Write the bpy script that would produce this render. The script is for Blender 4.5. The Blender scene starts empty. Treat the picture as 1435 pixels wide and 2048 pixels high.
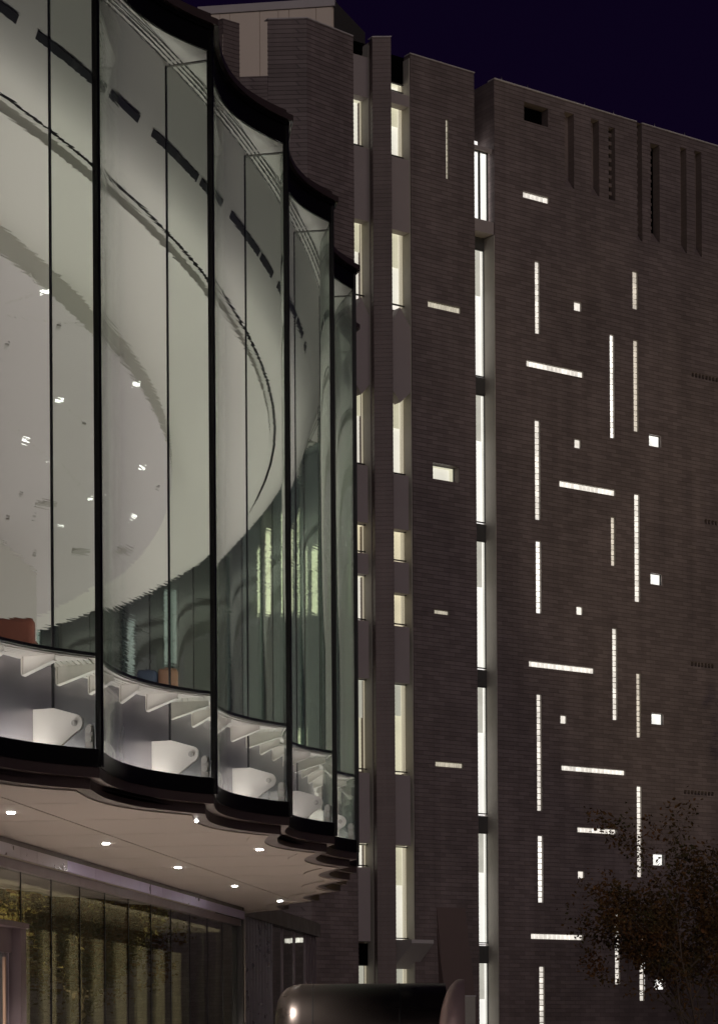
import bpy, bmesh, math, random
from mathutils import Vector, Matrix
random.seed(7)
R_ = math.radians
SC = bpy.context.scene
COL = SC.collection

# ------------------------------------------------------------------ camera
F, CX, HZ, ROLL, EYE = 4600.0, 717.5, 2075.0, 0.006, 1.6
cam_d = bpy.data.cameras.new('camera'); cam = bpy.data.objects.new('camera', cam_d); COL.objects.link(cam)
cam_d.sensor_fit = 'HORIZONTAL'; cam_d.sensor_width = 36.0
cam_d.lens = F / 1435.0 * 36.0
cam_d.shift_y = (HZ - 1024.0) / 1435.0
cam_d.clip_start = 0.1; cam_d.clip_end = 2000
cam.matrix_world = Matrix.Translation((0, 0, EYE)) @ Matrix.Rotation(R_(90), 4, 'X') @ Matrix.Rotation(-ROLL, 4, 'Z')
SC.camera = cam

# ------------------------------------------------------------------ world, night glow, exposure
w = bpy.data.worlds.new('World'); SC.world = w; w.use_nodes = True
wn = w.node_tree.nodes; wl = w.node_tree.links
bg = wn['Background']
tc = wn.new('ShaderNodeTexCoord'); sp = wn.new('ShaderNodeSeparateXYZ'); mr = wn.new('ShaderNodeMapRange')
cr = wn.new('ShaderNodeValToRGB')
wl.new(tc.outputs['Generated'], sp.inputs[0]); wl.new(sp.outputs['Z'], mr.inputs['Value'])
mr.inputs['From Min'].default_value = 0.0; mr.inputs['From Max'].default_value = 0.9
wl.new(mr.outputs[0], cr.inputs[0]); wl.new(cr.outputs[0], bg.inputs[0])
cr.color_ramp.elements[0].color = (0.0042, 0.0016, 0.0105, 1)
cr.color_ramp.elements[1].color = (0.0018, 0.0005, 0.0068, 1)
bg.inputs[1].default_value = 1.0

def lamp(name, kind, loc, energy, color=(1, 1, 1), rot=(0, 0, 0), parent=None, **kw):
    d = bpy.data.lights.new(name, kind); d.energy = energy; d.color = color
    for k, v in kw.items(): setattr(d, k, v)
    o = bpy.data.objects.new(name, d); COL.objects.link(o); o.location = loc; o.rotation_euler = rot
    if parent: o.parent = parent
    return o
# soft glow of the night city falling on the tower from behind the camera
v = Vector((-0.26, 0.90, -0.34))
lamp('night_glow', 'SUN', (0, 0, 60), 0.48, (1.0, 0.885, 0.875), v.to_track_quat('-Z', 'Y').to_euler(), angle=R_(50))

SC.render.engine = 'CYCLES'
SC.cycles.use_denoising = True
SC.cycles.max_bounces = 12; SC.cycles.transparent_max_bounces = 24; SC.cycles.transmission_bounces = 12
SC.cycles.glossy_bounces = 6; SC.cycles.diffuse_bounces = 3
SC.cycles.caustics_reflective = False; SC.cycles.caustics_refractive = False
SC.cycles.sample_clamp_indirect = 4.0
SC.view_settings.view_transform = 'Standard'; SC.view_settings.look = 'None'
SC.view_settings.exposure = 0.0; SC.view_settings.gamma = 1.0

# ------------------------------------------------------------------ photograph pixel -> place
def ray(u, v):
    dx, dy = u - CX, v - HZ
    c, s = math.cos(ROLL), math.sin(ROLL)
    x, y = dx * c - dy * s, dy * c + dx * s
    return Vector((x / F, 1.0, -y / F))
def at_y(u, v, Y):
    r = ray(u, v); return Vector((r.x * Y, Y, EYE + r.z * Y))
def at_z(u, v, z):
    r = ray(u, v); t = (z - EYE) / r.z; return Vector((r.x * t, t, z))

# ------------------------------------------------------------------ mesh helpers
def add_box(bm, x0, x1, y0, y1, z0, z1, mi=0):
    vs = [bm.verts.new(p) for p in ((x0,y0,z0),(x1,y0,z0),(x1,y1,z0),(x0,y1,z0),(x0,y0,z1),(x1,y0,z1),(x1,y1,z1),(x0,y1,z1))]
    for f in ((0,3,2,1),(4,5,6,7),(0,1,5,4),(1,2,6,5),(2,3,7,6),(3,0,4,7)):
        bm.faces.new([vs[i] for i in f]).material_index = mi
def add_prism(bm, pts, z0, z1, mi=0):
    """pts: plan outline [(x,y)] counter-clockwise"""
    a = [bm.verts.new((p[0], p[1], z0)) for p in pts]; b = [bm.verts.new((p[0], p[1], z1)) for p in pts]
    n = len(pts)
    for i in range(n):
        bm.faces.new((a[i], a[(i+1) % n], b[(i+1) % n], b[i])).material_index = mi
    bm.faces.new(list(reversed(a))).material_index = mi; bm.faces.new(b).material_index = mi
def add_poly_extr(bm, pts, off, mi=0):
    """pts: 3-D outline, off: extrusion vector"""
    off = Vector(off)
    a = [bm.verts.new(p) for p in pts]; b = [bm.verts.new(Vector(p) + off) for p in pts]
    n = len(pts)
    for i in range(n): bm.faces.new((a[i], a[(i+1) % n], b[(i+1) % n], b[i])).material_index = mi
    bm.faces.new(list(reversed(a))).material_index = mi; bm.faces.new(b).material_index = mi
def add_tube(bm, pts, radii, seg=8, mi=0, cap=True):
    rings = []
    for i, p in enumerate(pts):
        p = Vector(p)
        d = (Vector(pts[min(i+1, len(pts)-1)]) - Vector(pts[max(i-1, 0)])).normalized()
        a = d.cross(Vector((0.31, 0.17, 0.93)));
        if a.length < 1e-3: a = d.cross(Vector((1, 0, 0)))
        a.normalize(); b = d.cross(a)
        rings.append([bm.verts.new(p + radii[i] * (math.cos(t) * a + math.sin(t) * b)) for t in [2*math.pi*k/seg for k in range(seg)]])
    for r0, r1 in zip(rings, rings[1:]):
        for k in range(seg):
            f = bm.faces.new((r0[k], r0[(k+1) % seg], r1[(k+1) % seg], r1[k])); f.material_index = mi; f.smooth = True
    if cap:
        bm.faces.new(list(reversed(rings[0]))).material_index = mi; bm.faces.new(rings[-1]).material_index = mi
def make_mesh(name, bm, mats, fix=True):
    if fix: bmesh.ops.recalc_face_normals(bm, faces=bm.faces)
    me = bpy.data.meshes.new(name); bm.to_mesh(me); bm.free()
    for m in (mats if isinstance(mats, (list, tuple)) else [mats]): me.materials.append(m)
    return me
def link(name, me, parent=None, loc=(0,0,0), rz=0.0):
    o = bpy.data.objects.new(name, me); COL.objects.link(o); o.location = loc; o.rotation_euler = (0, 0, rz)
    if parent: o.parent = parent
    return o
def obj(name, bm, mats, parent=None, loc=(0,0,0), rz=0.0, fix=True):
    return link(name, make_mesh(name, bm, mats, fix), parent, loc, rz)
def box(name, parent, mat, *b):
    bm = bmesh.new(); add_box(bm, *b); return obj(name, bm, mat, parent)
def thing(name, label, cat, loc=(0,0,0), rz=0.0, group=None):
    o = bpy.data.objects.new(name, None); COL.objects.link(o); o.location = loc; o.rotation_euler = (0, 0, rz)
    o.empty_display_size = 0.3
    o['label'] = label; o['category'] = cat
    if group: o['group'] = group
    return o
def lab(o, l): o['label'] = l; return o

# ------------------------------------------------------------------ materials
def new_mat(name):
    m = bpy.data.materials.new(name); m.use_nodes = True
    return m, m.node_tree.nodes, m.node_tree.links, m.node_tree.nodes['Principled BSDF']
def mat(name, col, rough=0.6, metal=0.0, noise=0.0, nscale=5.0, bump=0.0, stretch=(1,1,1), spec=0.5):
    m, n, l, b = new_mat(name)
    b.inputs['Base Color'].default_value = (*col, 1); b.inputs['Roughness'].default_value = rough
    b.inputs['Metallic'].default_value = metal; b.inputs['Specular IOR Level'].default_value = spec
    if noise or bump:
        t = n.new('ShaderNodeTexCoord'); mp = n.new('ShaderNodeMapping'); mp.inputs['Scale'].default_value = stretch
        nz = n.new('ShaderNodeTexNoise'); nz.inputs['Scale'].default_value = nscale; nz.inputs['Detail'].default_value = 6
        l.new(t.outputs['Object'], mp.inputs[0]); l.new(mp.outputs[0], nz.inputs['Vector'])
        if noise:
            mx = n.new('ShaderNodeMix'); mx.data_type = 'RGBA'
            mx.inputs[6].default_value = (*[c * (1 - noise) for c in col], 1)
            mx.inputs[7].default_value = (*[min(1, c * (1 + noise)) for c in col], 1)
            l.new(nz.outputs['Fac'], mx.inputs[0]); l.new(mx.outputs[2], b.inputs['Base Color'])
            rr = n.new('ShaderNodeMapRange'); rr.inputs['To Min'].default_value = max(0, rough - 0.12); rr.inputs['To Max'].default_value = min(1, rough + 0.12)
            l.new(nz.outputs['Fac'], rr.inputs[0]); l.new(rr.outputs[0], b.inputs['Roughness'])
        if bump:
            bp = n.new('ShaderNodeBump'); bp.inputs['Strength'].default_value = bump; bp.inputs['Distance'].default_value = 0.02
            l.new(nz.outputs['Fac'], bp.inputs['Height']); l.new(bp.outputs[0], b.inputs['Normal'])
    return m
def emis(name, col, s, noise=0.0, nscale=2.0):
    m, n, l, b = new_mat(name)
    b.inputs['Base Color'].default_value = (0.5, 0.5, 0.5, 1)
    b.inputs['Emission Color'].default_value = (*col, 1); b.inputs['Emission Strength'].default_value = s
    if noise:
        t = n.new('ShaderNodeTexCoord'); nz = n.new('ShaderNodeTexNoise'); nz.inputs['Scale'].default_value = nscale
        mr = n.new('ShaderNodeMapRange'); mr.inputs['To Min'].default_value = s * (1 - noise); mr.inputs['To Max'].default_value = s * (1 + noise)
        mr.inputs['From Min'].default_value = 0.3; mr.inputs['From Max'].default_value = 0.7
        l.new(t.outputs['Object'], nz.inputs['Vector']); l.new(nz.outputs['Fac'], mr.inputs[0]); l.new(mr.outputs[0], b.inputs['Emission Strength'])
    return m
def thin_glass(name, tint, f0=0.045, rough=0.0, wave=0.0):
    """clear sheet: see-through with a Schlick reflection, same from both sides"""
    m = bpy.data.materials.new(name); m.use_nodes = True; n = m.node_tree.nodes; l = m.node_tree.links
    n.remove(n['Principled BSDF']); out = n['Material Output']
    tr = n.new('ShaderNodeBsdfTransparent'); tr.inputs[0].default_value = (*tint, 1)
    gl = n.new('ShaderNodeBsdfGlossy'); gl.inputs['Roughness'].default_value = rough; gl.inputs[0].default_value = (0.95, 1, 0.97, 1)
    g = n.new('ShaderNodeNewGeometry'); dt = n.new('ShaderNodeVectorMath'); dt.operation = 'DOT_PRODUCT'
    l.new(g.outputs['Incoming'], dt.inputs[0]); l.new(g.outputs['Normal'], dt.inputs[1])
    def M(op, a, b=None):
        x = n.new('ShaderNodeMath'); x.operation = op
        for i, q in enumerate((a, b)):
            if q is None: continue
            if isinstance(q, (int, float)): x.inputs[i].default_value = q
            else: l.new(q, x.inputs[i])
        return x.outputs[0]
    a = M('ABSOLUTE', dt.outputs['Value']); p = M('POWER', M('SUBTRACT', 1.0, a), 5.0)
    fr = M('ADD', M('MULTIPLY', p, 1 - f0), f0)
    mx = n.new('ShaderNodeMixShader'); l.new(fr, mx.inputs[0]); l.new(tr.outputs[0], mx.inputs[1]); l.new(gl.outputs[0], mx.inputs[2])
    l.new(mx.outputs[0], out.inputs[0])
    if wave:
        t = n.new('ShaderNodeTexCoord'); nz = n.new('ShaderNodeTexNoise'); nz.inputs['Scale'].default_value = 1.3
        bp = n.new('ShaderNodeBump'); bp.inputs['Strength'].default_value = wave; bp.inputs['Distance'].default_value = 0.01
        l.new(t.outputs['Object'], nz.inputs['Vector']); l.new(nz.outputs['Fac'], bp.inputs['Height']); l.new(bp.outputs[0], gl.inputs['Normal'])
    return m
def curved_glass(name):
    m = bpy.data.materials.new(name); m.use_nodes = True; n = m.node_tree.nodes; l = m.node_tree.links
    n.remove(n['Principled BSDF']); out = n['Material Output']
    g = n.new('ShaderNodeBsdfGlass'); g.inputs['Roughness'].default_value = 0.0; g.inputs['IOR'].default_value = 1.5
    g.inputs[0].default_value = (0.945, 0.97, 0.95, 1)
    t = n.new('ShaderNodeTexCoord'); mp = n.new('ShaderNodeMapping'); mp.inputs['Scale'].default_value = (0.6, 0.6, 9.0)
    nz = n.new('ShaderNodeTexNoise'); nz.inputs['Scale'].default_value = 2.2; nz.inputs['Detail'].default_value = 1.5
    l.new(t.outputs['Object'], mp.inputs[0]); l.new(mp.outputs[0], nz.inputs['Vector'])
    bp = n.new('ShaderNodeBump'); bp.inputs['Strength'].default_value = 0.35; bp.inputs['Distance'].default_value = 0.0018
    l.new(nz.outputs['Fac'], bp.inputs['Height']); l.new(bp.outputs[0], g.inputs['Normal'])
    l.new(g.outputs[0], out.inputs[0])
    return m
def brick_mat(name, c1, c2, mort, spec=0.3):
    m, n, l, b = new_mat(name)
    t = n.new('ShaderNodeTexCoord'); s = n.new('ShaderNodeSeparateXYZ'); ad = n.new('ShaderNodeMath'); ad.operation = 'ADD'
    cb = n.new('ShaderNodeCombineXYZ'); l.new(t.outputs['Object'], s.inputs[0])
    l.new(s.outputs['X'], ad.inputs[0]); l.new(s.outputs['Y'], ad.inputs[1]); l.new(ad.outputs[0], cb.inputs[0]); l.new(s.outputs['Z'], cb.inputs[1])
    br = n.new('ShaderNodeTexBrick'); br.inputs['Scale'].default_value = 1.0
    br.inputs['Brick Width'].default_value = 0.46; br.inputs['Row Height'].default_value = 0.1425; br.inputs['Mortar Size'].default_value = 0.007
    br.inputs['Bias'].default_value = -0.1
    br.inputs['Color1'].default_value = (*c1, 1); br.inputs['Color2'].default_value = (*c2, 1); br.inputs['Mortar'].default_value = (*mort, 1)
    l.new(cb.outputs[0], br.inputs['Vector'])
    nz = n.new('ShaderNodeTexNoise'); nz.inputs['Scale'].default_value = 0.35; nz.inputs['Detail'].default_value = 9; nz.inputs['Roughness'].default_value = 0.65
    l.new(t.outputs['Object'], nz.inputs['Vector'])
    mr = n.new('ShaderNodeMapRange'); mr.inputs['From Min'].default_value = 0.3; mr.inputs['From Max'].default_value = 0.7
    mr.inputs['To Min'].default_value = 0.82; mr.inputs['To Max'].default_value = 1.18; l.new(nz.outputs['Fac'], mr.inputs[0])
    mx = n.new('ShaderNodeMix'); mx.data_type = 'RGBA'; mx.blend_type = 'MULTIPLY'; mx.inputs[0].default_value = 1.0
    l.new(br.outputs['Color'], mx.inputs[6]); l.new(mr.outputs[0], mx.inputs[7])
    mp = n.new('ShaderNodeMapping'); mp.inputs['Scale'].default_value = (1.6, 1.6, 0.09); l.new(t.outputs['Object'], mp.inputs[0])
    n3 = n.new('ShaderNodeTexNoise'); n3.inputs['Scale'].default_value = 1.0; n3.inputs['Detail'].default_value = 5; l.new(mp.outputs[0], n3.inputs['Vector'])
    m3 = n.new('ShaderNodeMapRange'); m3.inputs['From Min'].default_value = 0.3; m3.inputs['From Max'].default_value = 0.7
    m3.inputs['To Min'].default_value = 0.86; m3.inputs['To Max'].default_value = 1.12; l.new(n3.outputs['Fac'], m3.inputs[0])
    x3 = n.new('ShaderNodeMix'); x3.data_type = 'RGBA'; x3.blend_type = 'MULTIPLY'; x3.inputs[0].default_value = 1.0
    l.new(mx.outputs[2], x3.inputs[6]); l.new(m3.outputs[0], x3.inputs[7]); l.new(x3.outputs[2], b.inputs['Base Color'])
    b.inputs['Roughness'].default_value = 0.55; b.inputs['Specular IOR Level'].default_value = spec
    n2 = n.new('ShaderNodeTexNoise'); n2.inputs['Scale'].default_value = 9; l.new(t.outputs['Object'], n2.inputs['Vector'])
    bp = n.new('ShaderNodeBump'); bp.inputs['Strength'].default_value = 0.4; bp.inputs['Distance'].default_value = 0.01
    l.new(n2.outputs['Fac'], bp.inputs['Height']); l.new(bp.outputs[0], b.inputs['Normal'])
    return m

M_BRICK = brick_mat('brown glazed tile', (0.200, 0.158, 0.152), (0.146, 0.114, 0.109), (0.115, 0.090, 0.087))
M_BRICKP = brick_mat('plain brown brick', (0.185, 0.143, 0.134), (0.168, 0.130, 0.121), (0.14, 0.105, 0.098))
M_SPAN = mat('grey brown spandrel', (0.33, 0.28, 0.275), 0.6, noise=0.06, nscale=1.5)
M_COPE = mat('pale coping metal', (0.5, 0.46, 0.45), 0.45, noise=0.15, nscale=1.2)
M_SMOOTH = mat('smooth brown slab', (0.15, 0.105, 0.095), 0.7, noise=0.08)
M_BEIGE = mat('beige metal panel', (0.78, 0.67, 0.55), 0.5, noise=0.05, nscale=0.6)  # beige raised to carry the light of roof lamps
M_DARKF = mat('dark window frame', (0.03, 0.027, 0.025), 0.5)
M_VOID = mat('black louvre', (0.002, 0.002, 0.002), 1.0, spec=0.0)  # black also carries the shade of deep slots and recesses
M_CONC = mat('grey concrete reveal', (0.42, 0.39, 0.34), 0.8, noise=0.12, nscale=4, bump=0.3)
M_LITW = emis('lit gallery wall', (1.0, 0.94, 0.84), 0.78, 0.10, 0.6)
M_LITC = emis('lit gallery ceiling', (0.86, 0.84, 0.72), 0.42)
M_LITJ = emis('lit window jamb', (0.97, 0.84, 0.62), 0.42)
M_LITG = emis('lit yellowish wall', (0.92, 0.85, 0.62), 0.60, 0.12, 0.8)
M_SLOTW = emis('bright white stair wall', (1.0, 0.955, 0.93), 1.0, 0.06, 0.5)
M_SLOTC = emis('grey lit stair ceiling', (0.84, 0.80, 0.72), 0.58, 0.1, 2.0)
M_WING = emis('lit cream wing window', (1.0, 0.82, 0.52), 1.9, .15, .7)
M_CLEAR = thin_glass('clear window pane', (0.97, 0.98, 0.96))
M_BLACKM = mat('black anodised frame', (0.004, 0.0037, 0.0035), 0.35, spec=0.25)
M_BRONZE = mat('dark bronze fascia', (0.085, 0.060, 0.055), 0.35, 0.3, noise=0.1, nscale=3)
M_WHITE = mat('white ceiling plaster', (0.80, 0.77, 0.71), 0.7, noise=0.02, nscale=0.4)
M_DISC = mat('white ceiling disc', (0.63, 0.585, 0.575), 0.6, noise=0.03, nscale=0.3)
M_STEP = mat('grey ceiling step', (0.60, 0.58, 0.52), 0.6)
M_GROOVE = mat('dark ceiling groove', (0.05, 0.05, 0.045), 0.8)
M_DIFF = mat('black slot diffuser', (0.035, 0.035, 0.037), 0.5)
M_STEELW = mat('white painted steel', (0.86, 0.81, 0.76), 0.42, noise=0.04, nscale=6)
M_CAV = mat('brushed steel lining', (0.21, 0.197, 0.212), 0.32, 0.85, noise=0.22, nscale=2.2, stretch=(1, 1, 0.35))
M_PIN = mat('steel pin', (0.45, 0.43, 0.40), 0.3, 0.9)
M_SOFF = mat('warm grey soffit panel', (0.52, 0.455, 0.41), 0.55, noise=0.05, nscale=1.5)
M_ALU = mat('brushed aluminium', (0.50, 0.46, 0.50), 0.3, 0.9, noise=0.12, nscale=5)
M_MAUVE = mat('mauve bronze door metal', (0.20, 0.155, 0.165), 0.4, 0.5, noise=0.06, nscale=4)
M_BOARD = mat('khaki timber board', (0.31, 0.275, 0.21), 0.6, noise=0.2, nscale=3, stretch=(1, 1, 0.2))
M_INDARK = mat('dark interior wall', (0.05, 0.045, 0.04), 0.8)
M_FLOORI = mat('pale interior floor', (0.5, 0.45, 0.4), 0.5)
M_FIN = thin_glass('greenish fin glass', (0.935, 0.952, 0.93), 0.03)
M_FAR = thin_glass('tinted curtain glass', (0.82, 0.905, 0.905), 0.15, wave=0.25)
M_PANEL = curved_glass('curved facade glass')
M_LOWG = thin_glass('dark lobby glass', (0.60, 0.59, 0.56), 0.42, wave=0.12)
M_ORANGE = mat('burnt orange upholstery', (0.15, 0.045, 0.025), 0.8, noise=0.1, nscale=8, bump=0.2)
M_TAN = mat('tan leather', (0.26, 0.14, 0.085), 0.5, noise=0.06)
M_NAVY = mat('slate blue fabric', (0.06, 0.08, 0.12), 0.8)
M_LED = emis('cavity light strip', (1.0, 0.93, 0.91), 120)
M_DOWN = emis('downlight lens', (1.0, 0.97, 0.93), 60)
M_TRACK = emis('ceiling spotlight lens', (1.0, 0.97, 0.93), 2.5)
M_GROUND = mat('plaza paving', (0.30, 0.27, 0.25), 0.85, noise=0.15, nscale=0.8, bump=0.2)
M_DRUM = mat('dark polished steel', (0.034, 0.027, 0.024), 0.30, 0.85, noise=0.15, nscale=1.5, stretch=(0.3, 1, 3))
_b = M_DRUM.node_tree.nodes['Principled BSDF']; _b.inputs['Anisotropic'].default_value = .0; _b.inputs['Anisotropic Rotation'].default_value = .25
_t = M_DRUM.node_tree.nodes.new('ShaderNodeTangent'); _t.direction_type = 'RADIAL'; _t.axis = 'X'
M_DRUM.node_tree.links.new(_t.outputs[0], _b.inputs['Tangent'])
M_RIM = mat('polished bronze rim', (0.50, 0.36, 0.33), 0.42, 0.6)
M_BARK = mat('grey brown bark', (0.13, 0.095, 0.07), 0.9, noise=0.3, nscale=12, bump=0.6, stretch=(1, 1, 0.3))

# ================================================================== GROUND
bm = bmesh.new(); add_box(bm, -600, 600, -200, 1200, -1.0, 0.0)
g = obj('ground', bm, M_GROUND); g['kind'] = 'structure'

# ================================================================== BRICK TOWER
ALPHA = math.atan2(F, 6490.0)
P0 = at_y(960, 1000, 79.0)
CA, SA = math.cos(ALPHA), math.sin(ALPHA)
tower = thing('museum_tower', 'tall brown brick tower with lit slit windows beside the curved glass hall', 'building', (P0.x, P0.y, 0), ALPHA)
def TL(u, v, d=0.0):
    """photograph pixel -> (s, z) on the tower plane set back by d"""
    r = ray(u, v)
    # local: x = along wall, y = inward ; world dir ->
    rl = (r.x * CA + r.y * SA, -r.x * SA + r.y * CA)
    ol = (-P0.x * CA - P0.y * SA, P0.x * SA - P0.y * CA)
    t = (d - ol[1]) / rl[1]
    return ol[0] + rl[0] * t, EYE + r.z * t
def to_local(p):
    x, y = p[0] - P0.x, p[1] - P0.y
    return (x * CA + y * SA, -x * SA + y * CA)
ROW = 0.1425
ROOF = TL(1210, 225)[1]

def course_wall(bm, p0, p1, z0, z1, holes=(), lip=0.014, mi=0):
    """tile-coursed wall face from p0 to p1 (plan points, outside on the right-hand side when walking p0->p1);
    holes: (s0,s1,z0,z1) in metres along the wall"""
    p0 = Vector((p0[0], p0[1])); p1 = Vector((p1[0], p1[1])); d = p1 - p0; L = d.length; d /= L
    n = Vector((d.y, -d.x))
    zs = set([z0, z1]); k = math.ceil(z0 / ROW + 1e-6)
    while k * ROW < z1 - 1e-4: zs.add(round(k * ROW, 5)); k += 1
    for h in holes: zs.add(round(h[2], 5)); zs.add(round(h[3], 5))
    zs = sorted(z for z in zs if z0 - 1e-6 <= z <= z1 + 1e-6)
    def off(z, upper):
        f = (z / ROW) % 1.0
        if f < 1e-3 or f > 1 - 1e-3: f = 1.0 if upper else 0.0
        return lip * (1 - f)
    for a, b in zip(zs, zs[1:]):
        if b - a < 1e-5: continue
        mid = (a + b) / 2
        cuts = sorted((h[0], h[1]) for h in holes if h[2] < mid < h[3])
        segs, x = [], 0.0
        for c in cuts:
            if c[0] > x: segs.append((x, c[0]))
            x = max(x, c[1])
        if x < L: segs.append((x, L))
        ob, ot = off(a, False), off(b, True)
        for s0, s1 in segs:
            P = lambda s, o, z: (p0.x + d.x * s + n.x * o, p0.y + d.y * s + n.y * o, z)
            q = [bm.verts.new(P(s0, ob, a)), bm.verts.new(P(s1, ob, a)), bm.verts.new(P(s1, ot, b)), bm.verts.new(P(s0, ot, b))]
            bm.faces.new(q).material_index = mi
            if ob > lip * 0.9:
                q = [bm.verts.new(P(s0, 0, a)), bm.verts.new(P(s1, 0, a)), bm.verts.new(P(s1, ob, a)), bm.verts.new(P(s0, ob, a))]
                bm.faces.new(q).material_index = mi
def reveal(bm, s0, s1, z0, z1, dep, mi=0, back=None, front=0.0):
    """four sides of an opening in the plane y=front, going in to y=dep"""
    A = [(s0, z0), (s1, z0), (s1, z1), (s0, z1)]
    for i in range(4):
        a, b = A[i], A[(i+1) % 4]
        q = [bm.verts.new((a[0], front, a[1])), bm.verts.new((a[0], dep, a[1])), bm.verts.new((b[0], dep, b[1])), bm.verts.new((b[0], front, b[1]))]
        bm.faces.new(q).material_index = mi
    if back is not None:
        q = [bm.verts.new((p[0], dep, p[1])) for p in A]
        bm.faces.new(q).material_index = back

# ---- openings listed from the photograph (pixel rectangles)
V_BLOCKS = [(1069,1079,521,666),(1069,1080,839,1039),(1071,1082,1081,1226),(1073,1083,1388,1622),(1075,1086,1671,1806),(1078,1089,1933,2068),
            (1219,1228,668,875),(1221,1230,1033,1131),(1224,1234,1256,1440),(1229,1239,1828,1970),
            (1264,1275,541,617),(1266,1276,679,862),(1268,1279,987,1203),(1272,1281,1346,1475),(1273,1283,1572,1755),(1278,1288,1872,2003)]
H_BLOCKS = [(1045,1097,381,394,6),(1052,1166,719,732,14),(1118,1230,960,973,14),(1057,1188,1321,1333,16),(1122,1250,1530,1541,16),(1154,1234,1654,1665,10),(1061,1166,1867,1879,12)]
SQ = [(1147,1162,602,620),(1148,1161,877,895),(1152,1165,1212,1229),(1120,1133,1430,1447),(1155,1168,1742,1758)]
SQ_BIG = [(1297,1321,868,891),(1300,1323,1146,1168),(1302,1326,1426,1448),(1305,1328,1708,1731),(1307,1330,1958,1980)]
D_V = [(891,897,237,357)]
D_H = [(855,921,600,613,13),(868,898,1218,1227,6),(870,926,1522,1533,12)]
D_WIN = (865,917,925,957)
LOUV = [(1382,1450,744,753,10),(1408,1475,1038,1047,10),(1381,1428,1323,1332,7),(1367,1428,1580,1588,9)]
SLOTS = [(1128,1147,222,372,.32,0),(1181,1197,236,388,.32,0),(1273,1283,243,480,.32,1),(1300,1318,285,480,.35,2),(1359,1372,293,503,.30,0),(1388,1402,300,510,.30,0)]
LADDER = (1216,1229,252,398)
TOPWIN = (1047,1095,203,240)
def rect(u0, u1, v0, v1):
    vm = (v0 + v1) / 2
    s0 = TL(u0, vm)[0]; s1 = TL(u1, vm)[0]
    return s0, s1, TL(u0, v1)[1], TL(u0, v0)[1]
# plan stations (px at mid height)
sB0 = None
S = lambda u, v=1000: TL(u, v)[0]
sB1, sC0, sC1, sD0, sD1, sE0 = S(711), S(744), S(786), S(825), S(952), S(992)
EL = sE0 + 26.0

# one glass block, shared
bm = bmesh.new()
bw = 0.172
def block_mesh(w_, h_, dd=0.06, name='glass_block'):
    bm = bmesh.new()
    c = 0.018
    o = [(-w_/2, -h_/2), (w_/2, -h_/2), (w_/2, h_/2), (-w_/2, h_/2)]
    i_ = [(-w_/2 + c, -h_/2 + c), (w_/2 - c, -h_/2 + c), (w_/2 - c, h_/2 - c), (-w_/2 + c, h_/2 - c)]
    O = [bm.verts.new((x, c * .9, z)) for x, z in o]; I = [bm.verts.new((x, 0, z)) for x, z in i_]; B = [bm.verts.new((x, dd, z)) for x, z in o]
    bm.faces.new(I)
    for k in range(4):
        k2 = (k + 1) % 4
        bm.faces.new((O[k], O[k2], I[k2], I[k])); bm.faces.new((B[k], B[k2], O[k2], O[k]))
    bm.faces.new(list(reversed(B)))
    return bm
def block_material(name, col, s):
    m, n, l, b = new_mat(name)
    b.inputs['Base Color'].default_value = (0.6, 0.6, 0.58, 1); b.inputs['Roughness'].default_value = 0.15
    oi = n.new('ShaderNodeObjectInfo'); t = n.new('ShaderNodeTexCoord')
    nz = n.new('ShaderNodeTexNoise'); nz.inputs['Scale'].default_value = 9; nz.noise_dimensions = '4D'; nz.inputs['Detail'].default_value = 3
    ml = n.new('ShaderNodeMath'); ml.operation = 'MULTIPLY'; ml.inputs[1].default_value = 50
    l.new(oi.outputs['Random'], ml.inputs[0]); l.new(ml.outputs[0], nz.inputs['W']); l.new(t.outputs['Object'], nz.inputs['Vector'])
    ad = n.new('ShaderNodeMath'); ad.operation = 'ADD'; l.new(nz.outputs['Fac'], ad.inputs[0])
    m2 = n.new('ShaderNodeMath'); m2.operation = 'MULTIPLY'; m2.inputs[1].default_value = 0.45; l.new(oi.outputs['Random'], m2.inputs[0]); l.new(m2.outputs[0], ad.inputs[1])
    mr = n.new('ShaderNodeMapRange'); mr.inputs['From Min'].default_value = 0.35; mr.inputs['From Max'].default_value = 1.05
    mr.inputs['To Min'].default_value = s * 0.62; mr.inputs['To Max'].default_value = s * 1.25; l.new(ad.outputs[0], mr.inputs[0])
    b.inputs['Emission Color'].default_value = (*col, 1); l.new(mr.outputs[0], b.inputs['Emission Strength'])
    return m
M_BLK = block_material('lit glass block', (1.0, 0.93, 0.83), 0.85)
M_BLKB = block_material('bright glass block', (1.0, 0.95, 0.88), 1.25)
M_BLKW = block_material('lit warm glass block', (1.0, 0.88, 0.72), 0.55)
M_BLKD = block_material('dim glass block', (0.95, 0.86, 0.66), 0.42)
M_GROUT = mat('block mortar', (0.20, 0.18, 0.165), 0.8)
blk_cache = {}
def blocks_in(parent, s0, s1, z0, z1, nx, nz, dep, m):
    w_, h_ = (s1 - s0) / nx, (z1 - z0) / nz
    key = (round(w_, 3), round(h_, 3), m.name)
    if key not in blk_cache: blk_cache[key] = make_mesh('glass_block', block_mesh(w_ - 0.034, h_ - 0.034), m)
    for i in range(nx):
        for k in range(nz):
            link('glass_block', blk_cache[key], parent, (s0 + (i + .5) * w_, dep, z0 + (k + .5) * h_))
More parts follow.
